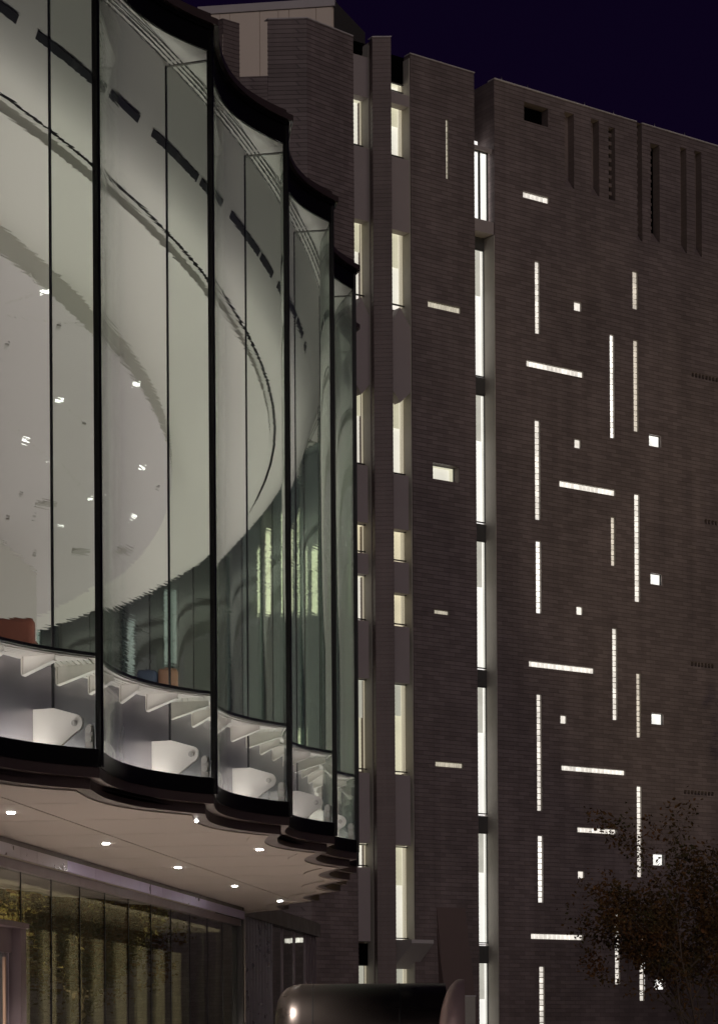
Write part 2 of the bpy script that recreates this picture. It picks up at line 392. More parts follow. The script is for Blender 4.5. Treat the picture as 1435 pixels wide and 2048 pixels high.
def slit_window(kind, r, nx, nz, m, tw=tower, dep=0.05):
    """a lit glass block window: mortar surround (part) with its blocks (sub-parts)"""
    s0, s1, z0, z1 = r
    bm = bmesh.new(); add_box(bm, s0 + .002, s1 - .002, dep + 0.065, dep + 0.13, z0 + .002, z1 - .002)
    reveal(bm, s0 + .001, s1 - .001, z0 + .001, z1 - .001, dep + 0.1, front=0.006)
    o = obj('block_window', bm, M_GROUT, tw)
    blocks_in(o, s0 + 0.006, s1 - 0.006, z0 + 0.006, z1 - 0.006, nx, nz, dep, m)
    return o

# ---------- wall E (wide right-hand wall)
holesE = []
def he(r, grow=0.0): holesE.append((r[0] - sE0 - grow, r[1] - sE0 + grow, r[2] - grow, r[3] + grow)); return r
for i, (u0, u1, v0, v1) in enumerate(V_BLOCKS):
    r = he(rect(u0, u1, v0, v1)); n = max(3, round((r[3] - r[2]) / 0.2))
    slit_window('v', r, 1, n, M_BLKW if i in (7, 10, 11, 13) else M_BLKB if i in (6, 2, 4) else M_BLK)
for i, (u0, u1, v0, v1, n) in enumerate(H_BLOCKS):
    slit_window('h', he(rect(u0, u1, v0, v1)), n, 1, M_BLK)
for a in SQ: slit_window('q', he(rect(*a)), 1, 1, M_BLK)

def lit_window(r, wall_m, ceil_m, jamb_m, dep, parent=tower, room=0.9, mull=0, hole=None, name='window', pane=True, f=.035):
    """window: dark frame at depth dep with pane; behind it a lit wall, ceiling and jamb"""
    s0, s1, z0, z1 = r
    bm = bmesh.new()
    add_box(bm, s0, s0 + f, dep, dep + .07, z0, z1); add_box(bm, s1 - f, s1, dep, dep + .07, z0, z1)
    add_box(bm, s0 + f, s1 - f, dep, dep + .07, z0, z0 + f); add_box(bm, s0 + f, s1 - f, dep, dep + .07, z1 - f, z1)
    for k in range(mull):
        c = s0 + (s1 - s0) * (k + 1) / (mull + 1); add_box(bm, c - .03, c + .03, dep - .01, dep + .06, z0 + f, z1 - f)
    fr = obj(name, bm, M_DARKF, parent)
    if pane: box('pane', fr, M_CLEAR, s0 + f, s1 - f, dep + .03, dep + .036, z0 + f, z1 - f)
    y1 = dep + room
    if name == 'tall_window': box('hanging_panel', fr, ceil_m, s0 - .1, s1 - .12, dep + .25, dep + .27, z1 - (z1 - z0) * random.uniform(.3, .5), z1 - .02)  # added panel whose weaker glow dims the upper part
    if name in ('tall_window', 'short_window'):
        for q0_, q1_ in ((.20, .16), (.10, .07)):
            c0_, c1_ = s1 - (s1 - s0) * q0_, s1 - (s1 - s0) * q1_
            box('inner_frame', fr, jamb_m, c0_, c1_, dep + .10, dep + .12, z0, z1)
    box('room_wall', fr, wall_m, s0 - .15, s1 + .02, y1, y1 + .05, z0 - .02, z1 + 0.6)
    # far jamb (faces the viewer's left) and ceiling
    box('window_jamb', fr, jamb_m, s1 - f - .004, s1 + .03, dep + .072, y1 - .005, z0 - .01, z1 - .02)
    box('room_ceiling', fr, ceil_m, s0 - .15, s1 + .02, dep + .072, y1 - .005, z1 - .015, z1 + .05)
    return fr
for a in SQ_BIG:
    r = he(rect(*a)); bm = bmesh.new(); reveal(bm, *r, 0.12); obj('window_reveal', bm, M_SPAN, tower); lit_window(r, M_SLOTW, M_SLOTW, M_SLOTW, 0.06, room=0.25, name='square_window', f=.012)
# top recess and vertical slots
r = he(rect(*TOPWIN)); r = (r[0], r[1], r[2], r[3])
bm = bmesh.new(); reveal(bm, *r, 0.35, 0, 1); obj('recessed_louvre', bm, [M_BRICKP, M_VOID], tower)  # window recess, its back coloured black for the unlit depth
for u0, u1, v0, v1, d_, k in SLOTS:
    r = rect(u0, u1, v0, v1)
    if k == 1: r = (r[0], r[1], r[2], ROOF + 0.0)
    he(r)
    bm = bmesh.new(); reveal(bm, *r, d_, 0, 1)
    # toothed tile ends along the near edge of the slot
    z = math.ceil(r[2] / ROW) * ROW
    while z < r[3] - ROW:
        if int(round(z / ROW)) % 2: add_box(bm, r[0] + .001, r[0] + 0.055, 0.01, 0.10, z, z + ROW * .72)
        z += ROW
    add_poly_extr(bm, [(r[0] + .03, .02, r[2] + .001), (r[0] + .03, d_ - .01, r[2] + .001), (r[0] + .03, d_ - .01, r[2] + .42)], (r[1] - r[0] - .06, 0, 0))
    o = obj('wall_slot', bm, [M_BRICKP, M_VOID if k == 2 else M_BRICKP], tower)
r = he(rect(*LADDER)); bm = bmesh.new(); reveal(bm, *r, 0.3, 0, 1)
lz, i = r[2], 0
while lz < r[3] - .1:
    add_box(bm, r[0] + .02, r[0] + .17, .03, .22, lz + .18, lz + .30); lz += 0.30
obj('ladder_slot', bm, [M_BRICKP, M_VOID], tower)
for u0, u1, v0, v1, n in LOUV:
    s0, s1, z0, z1 = rect(u0, u1, v0, v1); w_ = (s1 - s0) / n
    bm = bmesh.new()
    for i in range(n):
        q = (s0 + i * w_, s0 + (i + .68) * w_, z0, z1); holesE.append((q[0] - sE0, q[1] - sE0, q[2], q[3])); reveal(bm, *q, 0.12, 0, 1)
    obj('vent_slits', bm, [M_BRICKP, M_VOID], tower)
bm = bmesh.new()
course_wall(bm, (sE0, 0), (EL, 0), 0, ROOF, holesE)
for q in ([(sE0, 0, 0), (sE0, 14, 0), (sE0, 14, ROOF), (sE0, 0, ROOF)], [(EL, 0, 0), (EL, 0, ROOF), (EL, 14, ROOF), (EL, 14, 0)],
          [(sE0, 14, 0), (EL, 14, 0), (EL, 14, ROOF), (sE0, 14, ROOF)], [(sE0, 0.6, ROOF - .4), (EL, .6, ROOF - .4), (EL, 14, ROOF - .4), (sE0, 14, ROOF - .4)]):
    bm.faces.new([bm.verts.new(p) for p in q])
lab(obj('brick_wall', bm, M_BRICK, tower, fix=False), 'wide brown tiled wall with scattered slit windows')
nsl = rect(1273, 1283, 243, 480)
x = sE0; k = 0
while x < EL:                                          # coping in lengths, slightly uneven
    x2 = min(EL, x + 1.9 + random.random() * .5)
    for a, b in ((x, x2),):
        if a < nsl[1] and b > nsl[0]:
            for a2, b2 in ((a, nsl[0]), (nsl[1], b)):
                if b2 - a2 > .05: box('coping', tower, M_COPE, a2, b2 - .01, -.03, .35, ROOF, ROOF + .035)
        else: box('coping', tower, M_COPE, a, b - .012, -.03 - random.random() * .008, .35, ROOF, ROOF + .035 + random.random() * .015)
    x = x2

for u in (1006, 1058, 1172, 1230, 1312, 1372):       # small lightning rods along the roof edge
    bm = bmesh.new(); x = TL(u, 158 + .301 * (u - 990))[0]; add_tube(bm, [(x, .1, ROOF), (x, .1, ROOF + .22)], [.02, .012], 6); obj('lightning_rod', bm, M_PIN, tower)
# ---------- pier D
holesD = []
def hd(r): holesD.append((r[0] - sD0, r[1] - sD0, r[2], r[3])); return r
r = hd(rect(*D_V[0])); slit_window('v', r, 1, round((r[3] - r[2]) / .2), M_BLKD)
for u0, u1, v0, v1, n in D_H:
    r = hd(rect(u0, u1, v0, v1))
    slit_window('h', r, n, 1, M_BLKD)
r = hd(rect(*D_WIN)); bm = bmesh.new(); reveal(bm, *r, 0.25, 0); obj('window_recess', bm, M_BRICKP, tower)
lit_window((r[0], r[1] + .0, r[2], r[3]), M_LITW, M_LITG, M_LITG, 0.25, room=.28, name='small_window', f=.015)
bm = bmesh.new(); course_wall(bm, (sD0, 0), (sD1, 0), 0, ROOF, holesD)
for q in ([(sD0, 0, 0), (sD0, 0, ROOF), (sD0, 2.2, ROOF), (sD0, 2.2, 0)], [(sD1, 0, 0), (sD1, 2.2, 0), (sD1, 2.2, ROOF), (sD1, 0, ROOF)], [(sD0, 0, ROOF), (sD1, 0, ROOF), (sD1, 2.2, ROOF), (sD0, 2.2, ROOF)]):
    bm.faces.new([bm.verts.new(p) for p in q])
lab(obj('brick_pier', bm, M_BRICK, tower, fix=False), 'brown tiled pier with a thin vertical slit near its top')
box('coping', tower, M_COPE, sD0 - .02, sD1 + .02, -.03, .3, ROOF, ROOF + .03)

# ---------- deep slot between D and E: tall lit stair windows
dS = 0.56
for i, (v0, v1) in enumerate([(497,752),(787,1044),(1080,1336),(1372,1628),(1665,1887),(1925,2130)]):
    s0 = TL(953, 1200, dS)[0]; s1 = TL(972.5, 1200, dS)[0]
    z1 = TL(953, v0, dS)[1]; z0 = TL(953, v1, dS)[1]
    fr = lit_window((s0 - .25, s1, z0, z1), M_SLOTW, M_SLOTC, M_SLOTC, dS, room=.17, name='stair_window')
    # added dull glowing panel that puts the dimmer ceiling tone in the upper third
    box('hanging_panel', fr, M_SLOTC, s0 - .6, s1 - .11, dS + .11, dS + .13, z1 - (z1 - z0) * .36, z1 - .02)
    box('spandrel', tower, mat('dark spandrel', (0.06, 0.058, 0.055), 0.5) if i == 0 else bpy.data.materials['dark spandrel'], sD1, s1 + .02, dS - .02, dS + .1, z1 + .002, z1 + TL(953, v0 - 33, dS)[1] - TL(953, v0, dS)[1])
zt = TL(953, 300, .2)[1]; zb = TL(953, 440, .2)[1]
lit_window((sD1 + .003, sE0 - .12, zb, zt), M_SLOTW, M_SLOTW, M_SLOTW, .2, room=.6, mull=1, name='top_stair_window')
box('window_sill', tower, M_SPAN, sD1 + .003, sE0 - .003, .05, .56, zb - .42, zb - .002)
box('window_head', tower, M_SPAN, sD1 + .003, sE0 - .003, .12, .56, zt + .002, zt + .14)
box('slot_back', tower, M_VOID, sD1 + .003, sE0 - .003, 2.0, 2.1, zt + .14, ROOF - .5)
box('slot_reveal', tower, M_CONC, sE0 - .035, sE0 - .003, .004, dS + .12, 0, zb - .45)

# ---------- pier C (turned face) and window columns 1 and 2
def col_prism(name, pts, z0, z1, m, label=None):
    bm = bmesh.new(); n = len(pts)
    for i in range(n): course_wall(bm, pts[i], pts[(i+1) % n], z0, z1, lip=0.008)
    for z in (z0, z1): bm.faces.new([bm.verts.new((p[0], p[1], z)) for p in pts])
    for i in range(n): a, b = pts[i], pts[(i+1) % n]; bm.faces.new([bm.verts.new((q[0], q[1] + .004, z)) for q, z in ((a, z0), (b, z0), (b, z1 - .01), (a, z1 - .01))])
    o = obj(name, bm, m, tower, fix=False)
    if label: lab(o, label)
    return o
def loc_at(u, v, z):
    """plan point in tower frame where the ray through u,v reaches height z"""
    return to_local(at_z(u, v, z))
cl, crr = loc_at(744, 74, ROOF), loc_at(781, 73, ROOF)
dC = .45
ptsC = [cl, crr, (crr[0] + .45, 1.2), (sC0 + .005, 1.2), (sC0 + .005, .02)]
col_prism('brick_pier', ptsC, 0, ROOF, M_BRICKP, 'narrow plain brick pier between the two window columns')
bm = bmesh.new(); add_prism(bm, [(cl[0] - .02, cl[1] - .02), (crr[0] + .02, crr[1] - .02), (crr[0] + .02, crr[1] + .25), (cl[0], cl[1] + .25)], ROOF, ROOF + .03)
obj('coping', bm, M_COPE, tower)

C1 = [('b',80,104),('s',107,188),('w',193,288),('s',290,436),('w',438,588),('p',592,786),('w',768,926),('s',928,1043),('y',1046,1102),('s',1105,1146),('w',1148,1238),('s',1240,1355),('g',1357,1538),('s',1545,1685),('w',1688,1732),('s',1735,1883),('b',1887,1930),('g',1930,2100)]
C2 = [('b',108,160),('w',162,180),('s',182,205),('w',207,310),('s',312,458),('w',460,608),('p',612,802),('w',776,946),('s',948,1057),('y',1060,1120),('s',1123,1185),('y',1187,1248),('s',1252,1365),('g',1367,1544),('s',1550,1690),('w',1693,1878),('b',1880,1930),('g',1932,2100)]
M_LITY = emis('lit cream wall', (1.0, 0.86, 0.60), 0.62, 0.12, 0.8)
for ci, (cols, sa, sb, ua) in enumerate(((C1, sB1, sC0, 711), (C2, S(786), sD0, 787))):
    dw = 0.36
    # window plane right edge where the reveal begins
    wr = TL(736 if ci == 0 else 813.5, 1000, dw)[0]
    wl_ = TL(706 if ci == 0 else 781, 1000, dw)[0] - .25
    for k, a, b in cols:
        uu = ua + (a + b) / 2 * 0.006 - 6.0
        z1, z0 = TL(uu, a, dw if k in 'wygb' else .08)[1], TL(uu, b, dw if k in 'wygb' else .08)[1]
        if k in 'wyg':
            wm, cm, jm = {'w': (M_LITW, M_LITG, M_LITJ), 'y': (M_LITY, M_LITY, M_LITJ), 'g': (M_LITG, M_LITC, M_LITJ)}[k]
            lit_window((wl_, wr, z0, z1), wm, cm, jm, dw, room=.36, name='tall_window' if z1 - z0 > 1.6 else 'short_window')
        elif k == 'b':
            box('dark_louvre', tower, M_VOID, wl_, wr, dw, dw + .1, z0, z1)
        else:
            x0, x1 = sa + .003, sb - .02 - (.12 if b > 900 and a not in (107, ) else 0.0)
            bm = bmesh.new()
            if k == 's':
                add_box(bm, x0, x1, .05, dw + .05, z0, z1)
            else:
                hp = TL(uu, b - 24, .08)[1] - z0
                xm = (x0 + x1) / 2 - .03
                add_poly_extr(bm, [(x0, .05, z0 + hp), (xm, .05, z0), (x1, .05, z0 + hp), (x1, .05, z1 - hp * 1.5), (xm, .05, z1), (x0, .05, z1 - hp * 1.5)], (0, dw, 0))
            obj('pointed_spandrel' if k == 'p' else 'spandrel', bm, M_SPAN, tower)
    box('window_reveal', tower, M_CONC, sb - .03, sb - .003, .03, dw + .2, 0, TL(ua, cols[0][1], .08)[1])
    box('column_back', tower, M_INDARK, sa, sb, 1.5, 1.6, 0, ROOF - .3)
# hood over the low window, its light put in as pale metal, and the smooth slab on pier D
a0 = TL(800, 1912, -.02); a1 = TL(803, 1925, -.02); b0 = TL(838, 1886, -.9); 
hx0, hx1 = sB1 + (786 - 711) / 45.7, sD0 + .02
zc = TL(830, 1882)[1]
bm = bmesh.new()
add_poly_extr(bm, [(sD0 - .72, .30, zc - .95), (sD0 - .72, -.75, zc - .12), (sD0 - .72, -.75, zc), (sD0 - .72, .30, zc)], (.92, 0, 0))
lab(obj('window_hood', bm, M_COPE, tower), 'sloping pale hood over the lowest window')
s0, z1 = TL(872, 1815); s1 = TL(930, 1815)[0]
bm = bmesh.new()
add_poly_extr(bm, [(s0, -.02, z1), (s1, -.02, z1), (s1 + .35, -.5, 0), (s0 + .25, -.5, 0)], (0, .5, 0))
add_poly_extr(bm, [(s0, -.02, z1 - .7), (s0 + .02, -.02, z1 - .7), (s0 + .6, -.7, 0), (s0 + .25, -.7, 0)], (0, .3, 0))
lab(obj('wall_slab', bm, M_SMOOTH, tower), 'smooth brown slab leaning against the pier')

# ---------- bay B and what is left of it
bl0, bl1 = loc_at(535, 38, ROOF), loc_at(613, 36, ROOF)
br = (sB1, 0.0)
M_BAY = M_BRICK
bm = bmesh.new()
# glowing panes over the bay, added below, stand in for glass reflections
holesL = []
Lface = (Vector(bl1) - Vector(bl0)).length
course_wall(bm, bl0, bl1, 0, ROOF, []); course_wall(bm, bl1, br, 0, ROOF, [])
for a, b in ((bl0, bl1), (bl1, br), ((bl0[0] + 2.6, bl0[1] + 3), bl0)): bm.faces.new([bm.verts.new((q[0], q[1] + .004, z)) for q, z in ((a, 0), (b, 0), (b, ROOF - .03), (a, ROOF - .03))])
course_wall(bm, br, (sB1, 3), 0, ROOF); course_wall(bm, (bl0[0] + 2.6, bl0[1] + 3), bl0, 0, ROOF)
bm.faces.new([bm.verts.new((p[0], p[1], ROOF - .02)) for p in (bl0, bl1, br, (sB1, 3), (bl0[0] + 2.6, bl0[1] + 3))])
lab(obj('brick_bay', bm, M_BAY, tower, fix=False), 'angled brown tiled bay beside the left window column')
bm = bmesh.new(); add_prism(bm, [(bl0[0], bl0[1] - .02), (bl1[0], bl1[1] - .03), (br[0], -.03), (br[0], .2), (bl1[0] - .1, bl1[1] + .2), (bl0[0], bl0[1] + .2)], ROOF, ROOF + .035)
obj('coping', bm, M_COPE, tower)
# small pier further left, recess wall between
q0, q1, q2 = to_local(at_z(428, 42, ROOF)), to_local(at_z(445, 36, ROOF)), to_local(at_z(478, 46, ROOF))
bm = bmesh.new()
course_wall(bm, q0, q1, 0, ROOF); course_wall(bm, q1, q2, 0, ROOF)
course_wall(bm, q2, (q2[0] + .2, q2[1] + .8), 0, ROOF); course_wall(bm, (q0[0] + .6, q0[1] + .8), q0, 0, ROOF)
bm.faces.new([bm.verts.new((p[0], p[1], ROOF)) for p in (q0, q1, q2, (q2[0] + .2, q2[1] + .8), (q0[0] + .6, q0[1] + .8))])
lab(obj('brick_pier', bm, M_BRICKP, tower, fix=False), 'small brick pier in front of the beige roof house')
# low wing wall behind the hall, with added glowing panes standing in for window reflections
wing_y = q2[1] + .9
zr = EYE + ray(510, 160).z * 83.5
bm = bmesh.new()
wing_p0 = to_local(at_y(-150, 1200, 84.0)); wing_p1 = to_local(at_y(640, 1200, 83.0))
course_wall(bm, wing_p0, wing_p1, 0, zr)
lab(obj('brick_wing', bm, M_BRICK, tower, fix=False), 'lower brick wall behind the glass hall')
d = (Vector(wing_p1) - Vector(wing_p0)); ang = math.atan2(d.y, d.x)
def standin_window(u0, u1, v0, v1, Y=82.6, m=None):  # glowing panes put in for a lit window mirrored in the far glass
    p0 = to_local(at_y(u0, v0, Y)); p1 = to_local(at_y(u1, v0, Y)); z1 = at_y(u0, v0, Y).z; z0 = at_y(u0, v1, Y).z
    wdt = (Vector(p1) - Vector(p0)).length
    bm = bmesh.new(); add_box(bm, 0, wdt, 0, .12, z0, z1); add_box(bm, -.06, 0, -.04, .12, z0 - .06, z1 + .06); add_box(bm, wdt, wdt + .06, -.04, .12, z0 - .06, z1 + .06)
    o = obj('wing_window', bm, M_DARKF, tower, (p0[0], p0[1], 0), ang)
    bm = bmesh.new(); zz = z0; hh = (z1 - z0) / 3
    for i in range(3): add_box(bm, .02, wdt - .02, -.02, -.005, z0 + i * hh + .02, z0 + (i + 1) * hh - .02)
    obj('lit_pane', bm, m or M_WING, o)
for a in ((450, 492, 1097, 1230), (502, 516, 1060, 1230)): standin_window(*a)
for a in ((20, 60, 1230, 1420), (215, 232, 1240, 1400), (300, 330, 1180, 1330)): standin_window(*a, m=M_LITC)
for a in ((540, 566, 1025, 1090, 74.6), (540, 575, 1098, 1231, 74.6), (586, 604, 1095, 1230, 74.6), (610, 632, 1028, 1090, 74.4), (610, 632, 1098, 1230, 74.4), (540, 575, 1460, 1520, 74.6)): standin_window(*a)

# ---------- beige roof house
roofh = thing('roof_house', 'pale beige metal clad roof house above the brick tower', 'building', (0, 0, 0))
pa, pb = at_y(398, 14, 90.0), at_y(667, -2, 89.3)
RZ = pa.z
dirx = (pb - pa); dirx.z = 0; wid = dirx.length; dirx.normalize()
roofh.location = (pa.x, pa.y, 20); roofh.rotation_euler = (0, 0, math.atan2(dirx.y, dirx.x))
RZ -= 20
bm = bmesh.new(); add_box(bm, 0, wid, .06, 6, 0, RZ - .03); obj('core', bm, M_BEIGE, roofh)
k = 0; xs = [0]
us = [437, 458, 519, 557, 579, 634, 667]
for u in us: xs.append((at_y(u, 8, 89.7) - pa).dot(dirx))
for a, b in zip(xs, xs[1:]):
    for z0, z1 in ((0, 8), (8, 14.5), (14.5, RZ - .32)):
        box('wall_panel', roofh, M_BEIGE, a + .012, b - .012, 0, .055, z0 + .01, z1)
box('roof_edge', roofh, M_COPE, -.05, wid + .05, -.06, 6.0, RZ - .3, RZ)
bm = bmesh.new(); add_poly_extr(bm, [(wid + .002, 0, 0), (wid + .9, 2.5, 0), (wid + .9, 2.5, RZ - .3), (wid + .002, 0, RZ - .05)], (-.05, .3, 0))
obj('side_panel', bm, M_INDARK, roofh)  # side in shade, its darkness put into the colour

# ================================================================== CURVED GLASS HALL
RC = 31.0; HC = (-30.952, 33.837); PH0, DPH = -23.072, 4.8495
hall = thing('glass_hall', 'curved glass hall of scalloped panes lit from inside over a pale soffit', 'building', (HC[0], HC[1], 0))
H = lambda h: h + EYE
G0, G1 = H(2.73), H(10.36)          # glass foot and head
half = R_(DPH / 2)
SAG = 0.30
def pan(t, dr=0.0):
    """plan point on one scallop, local frame with the panel centred on +x; dr = offset inward"""
    A = Vector((RC * math.cos(half), -RC * math.sin(half))); B = Vector((A.x, -A.y))
    p = A.lerp(B, t); tt = t ** 1.12
    s = SAG * 4 * tt * (1 - tt)
    rad = (p).normalized()
    return p - Vector((1, 0)) * s - rad * dr
def sweep(bm, prof, n=18, t0=0.0, t1=1.0, closed=True, mi=0, cap=True, smooth=True):
    """prof: closed outline [(dr, z)] carried along the scallop"""
    rings = []
    for i in range(n + 1):
        t = t0 + (t1 - t0) * i / n
        rings.append([bm.verts.new((*pan(t, dr), z)) for dr, z in prof])
    m = len(prof)
    for a, b in zip(rings, rings[1:]):
        for k in range(m if closed else m - 1):
            f = bm.faces.new((a[k], b[k], b[(k+1) % m], a[(k+1) % m])); f.material_index = mi; f.smooth = smooth
    if cap and closed:
        bm.faces.new(list(reversed(rings[0]))).material_index = mi; bm.faces.new(rings[-1]).material_index = mi
def swept(name, profs, mats, **kw):
    bm = bmesh.new()
    for i, p in enumerate(profs): sweep(bm, p, mi=i if isinstance(mats, list) else 0, **kw)
    me = make_mesh(name, bm, mats)
    for e in me.edges: pass
    me.set_sharp_from_angle(angle=R_(30)) if hasattr(me, 'set_sharp_from_angle') else None
    return me
rectp = lambda a, b, z0, z1: [(a, z0), (b, z0), (b, z1), (a, z1)]
me_glass = swept('glass_pane', [rectp(0.0, 0.022, G0 - .06, G1 + .03)], M_PANEL, n=36)
me_glass_far = swept('glass_pane', [rectp(0.0, 0.012, G0 - .06, G1 + .03)], M_FAR, n=24)
me_cap = swept('head_frame', [rectp(-.02, .10, G1, G1 + .22), rectp(-.05, .14, G1 + .222, G1 + .26), rectp(-.10, .3, G1 + .262, G1 + .33), rectp(-.02, .5, G1 + .332, G1 + .40)], [M_BLACKM, M_BLACKM, M_BRONZE, M_BRONZE], t0=0.001, t1=.999)
me_sill = swept('sill_frame', [rectp(-.015, .12, G0 - .17, G0)], M_BLACKM, t0=.001, t1=.999)
me_f1 = swept('fascia', [rectp(.0, .5, G0 - .27, G0 - .172)], M_BRONZE, t0=.001, t1=.999)
me_f2 = swept('lower_fascia', [rectp(.10, .45, G0 - .372, G0 - .272)], M_BRONZE, t0=.001, t1=.999)
me_trim = swept('soffit_trim', [rectp(.25, .47, G0 - .385, G0 - .3725)], M_SOFF, t0=.001, t1=.999)
FL = H(3.62)
me_edge = swept('floor_edge', [rectp(.035, .12, FL - .006, FL + .024), ], mat('dark green floor edge', (0.10, 0.105, 0.09), 0.4), t0=.001, t1=.999)
me_lip = swept('floor_lip', [rectp(.035, .05, FL - .03, FL - .014)], M_STEELW, t0=.001, t1=.999)
me_gr = swept('floor_grating', [rectp(.06 + i * .062, .06 + i * .062 + .042, FL - .032, FL - .014) for i in range(1, 8)] + [rectp(.06, .55, FL - .0135, FL - .008)], M_STEELW, t0=.001, t1=.999)
me_led = None
bm = bmesh.new()
A = [(RC - .60) * math.cos(half * .93), (RC - .60) * math.sin(half * .93)]
add_box(bm, A[0] - .02, A[0] + .02, -A[1], A[1], G0 - .05, G0 - .02); me_led = make_mesh('cavity_light', bm, M_LED)
bm = bmesh.new(); add_box(bm, A[0] + .025, A[0] + .045, -A[1], A[1], G0 - .05, G0 + .0); me_ledb = make_mesh('light_shield', bm, M_STEELW)
# steel lining behind
bm = bmesh.new(); rw = RC - .70
for k in range(6):
    a0, a1 = half * (k / 3 - 1), half * ((k + 1) / 3 - 1)
    vs = [bm.verts.new((rw * math.cos(a), rw * math.sin(a), z)) for a, z in ((a0, G0 - .05), (a1, G0 - .05), (a1, FL - .02), (a0, FL - .02))]
    f = bm.faces.new(vs); f.smooth = True
    vs = [bm.verts.new(((rw - .04) * math.cos(a), (rw - .04) * math.sin(a), z)) for a, z in ((a0, G0 - .05), (a1, G0 - .05), (a1, FL - .02), (a0, FL - .02))]
    f = bm.faces.new(list(reversed(vs))); f.smooth = True
me_lin = make_mesh('steel_lining', bm, M_CAV, fix=False)
# cavity floor
bm = bmesh.new()
n = 12; a = [bm.verts.new((*pan(i / n, .1), G0 - .06)) for i in range(n + 1)]
b = [bm.verts.new(((RC - .8) * math.cos(half * (2 * i / n - 1)), (RC - .8) * math.sin(half * (2 * i / n - 1)), G0 - .06)) for i in range(n + 1)]
for i in range(n): bm.faces.new((a[i], a[i+1], b[i+1], b[i]))
me_cf = make_mesh('cavity_floor', bm, M_STEELW)
# floor beams, each a tapered tee with end plate
def beam_mesh(t):
    p = pan(t, .07); rad = p.normalized(); tan = Vector((-rad.y, rad.x)); L = p.length - (RC - .60)
    bm = bmesh.new()
    def PT(r, s, z): q = p - rad * r + tan * s; return (q.x, q.y, z)
    zt = FL - .033
    for s in (-.004,):
        add_poly_extr(bm, [PT(0, s, zt), PT(L, s, zt), PT(L, s, zt - .17), PT(0, s, zt - .05)], Vector((tan.x * .008, tan.y * .008, 0)))
    add_poly_extr(bm, [PT(0, -.035, zt - .055), PT(L, -.035, zt - .175), PT(L, -.035, zt - .182), PT(0, -.035, zt - .062)], Vector((tan.x * .07, tan.y * .07, 0)))
    add_poly_extr(bm, [PT(L, -.035, zt), PT(L + .008, -.035, zt), PT(L + .008, -.035, zt - .17), PT(L, -.035, zt - .17)], Vector((tan.x * .07, tan.y * .07, 0)))
    for zz in (.05, .10):
        c = Vector(PT(L - .002, .02, zt - zz)); add_tube(bm, [c, c + Vector((rad.x, rad.y, 0)) * .012], [.009, .009], 8)
    return make_mesh('floor_beam', bm, M_STEELW)
me_beams = [beam_mesh(t) for t in (.10, .35, .60, .85)]
# radial pieces (frame: +x = outwards, at the mullion)
bm = bmesh.new(); add_box(bm, RC - .026, RC + .036, -.024, .024, G0 - .17, G1 + .215); me_mul = make_mesh('mullion', bm, M_BLACKM)
bm = bmesh.new(); add_box(bm, RC - .50, RC - .037, -.012, .012, G0 + .02, G1 - .10); me_fin = make_mesh('glass_fin', bm, M_FIN)
bm = bmesh.new(); add_box(bm, RC - .515, RC - .501, -.017, .017, G0 + .30, G1 - .085); me_fe = make_mesh('fin_edge', bm, M_BLACKM)
bm = bmesh.new(); add_box(bm, RC - .50, RC - .037, -.017, .017, G1 - .099, G1 - .085); me_ft = make_mesh('fin_head', bm, mat('grey fin head', (0.16, 0.15, 0.13), .5))
me_fin_top = me_ft
def arm_mesh():
    bm = bmesh.new(); cx, cz, rr = .24, H(2.985), .085
    pts = [(.72, H(3.14)), (.47, H(3.14))]
    for k in range(11):
        a = R_(65 - k * 14); pts.append((cx - rr * math.cos(a), cz + rr * math.sin(a)))
    pts += [(.42, G0 + .03), (.72, G0 + .03)]
    add_poly_extr(bm, [(RC - r, -.055, z) for r, z in pts], (0, .028, 0))
    return make_mesh('steel_arm', bm, M_STEELW)
me_arm = arm_mesh()
def cyl(bm, r, z, rad, y0, y1, x0=RC): add_tube(bm, [(x0 - r, y0, z), (x0 - r, y1, z)], [rad, rad], 16)
bm = bmesh.new(); cyl(bm, .24, H(2.985), .030, -.066, -.0555); cyl(bm, .24, H(2.985), .018, -.076, -.0665); me_pin = make_mesh('pin', bm, M_PIN)
bm = bmesh.new()
pts = [(.13, G0 + .005), (.13, G0 + .19)] + [(.085 + .045 * math.cos(R_(k * 20)), G0 + .19 + .045 * math.sin(R_(k * 20))) for k in range(1, 9)] + [(.04, G0 + .19), (.04, G0 + .005)]
add_poly_extr(bm, [(RC - r, -.045, z) for r, z in pts], (0, .022, 0)); me_cl = make_mesh('clamp_plate', bm, mat('grey steel plate', (.38, .36, .33), .4, .6))
bm = bmesh.new(); cyl(bm, .085, G0 + .185, .034, -.062, -.0455); me_bolt1 = make_mesh('bolt', bm, M_PIN)
bm = bmesh.new(); cyl(bm, .085, G0 + .095, .034, -.062, -.0455); me_bolt2 = make_mesh('bolt', bm, M_PIN)
me_diffs = []
def ceil_h(r):
    P = [(0, 10.36), (.5, 10.31), (.62, 10.02), (.75, 9.69), (.88, 9.46), (1.0, 9.345), (1.12, 9.30), (1.30, 9.30)]
    for (a, ha), (b, hb) in zip(P, P[1:]):
        if r <= b: return H(ha + (hb - ha) * (r - a) / (b - a))
    return H(9.3)
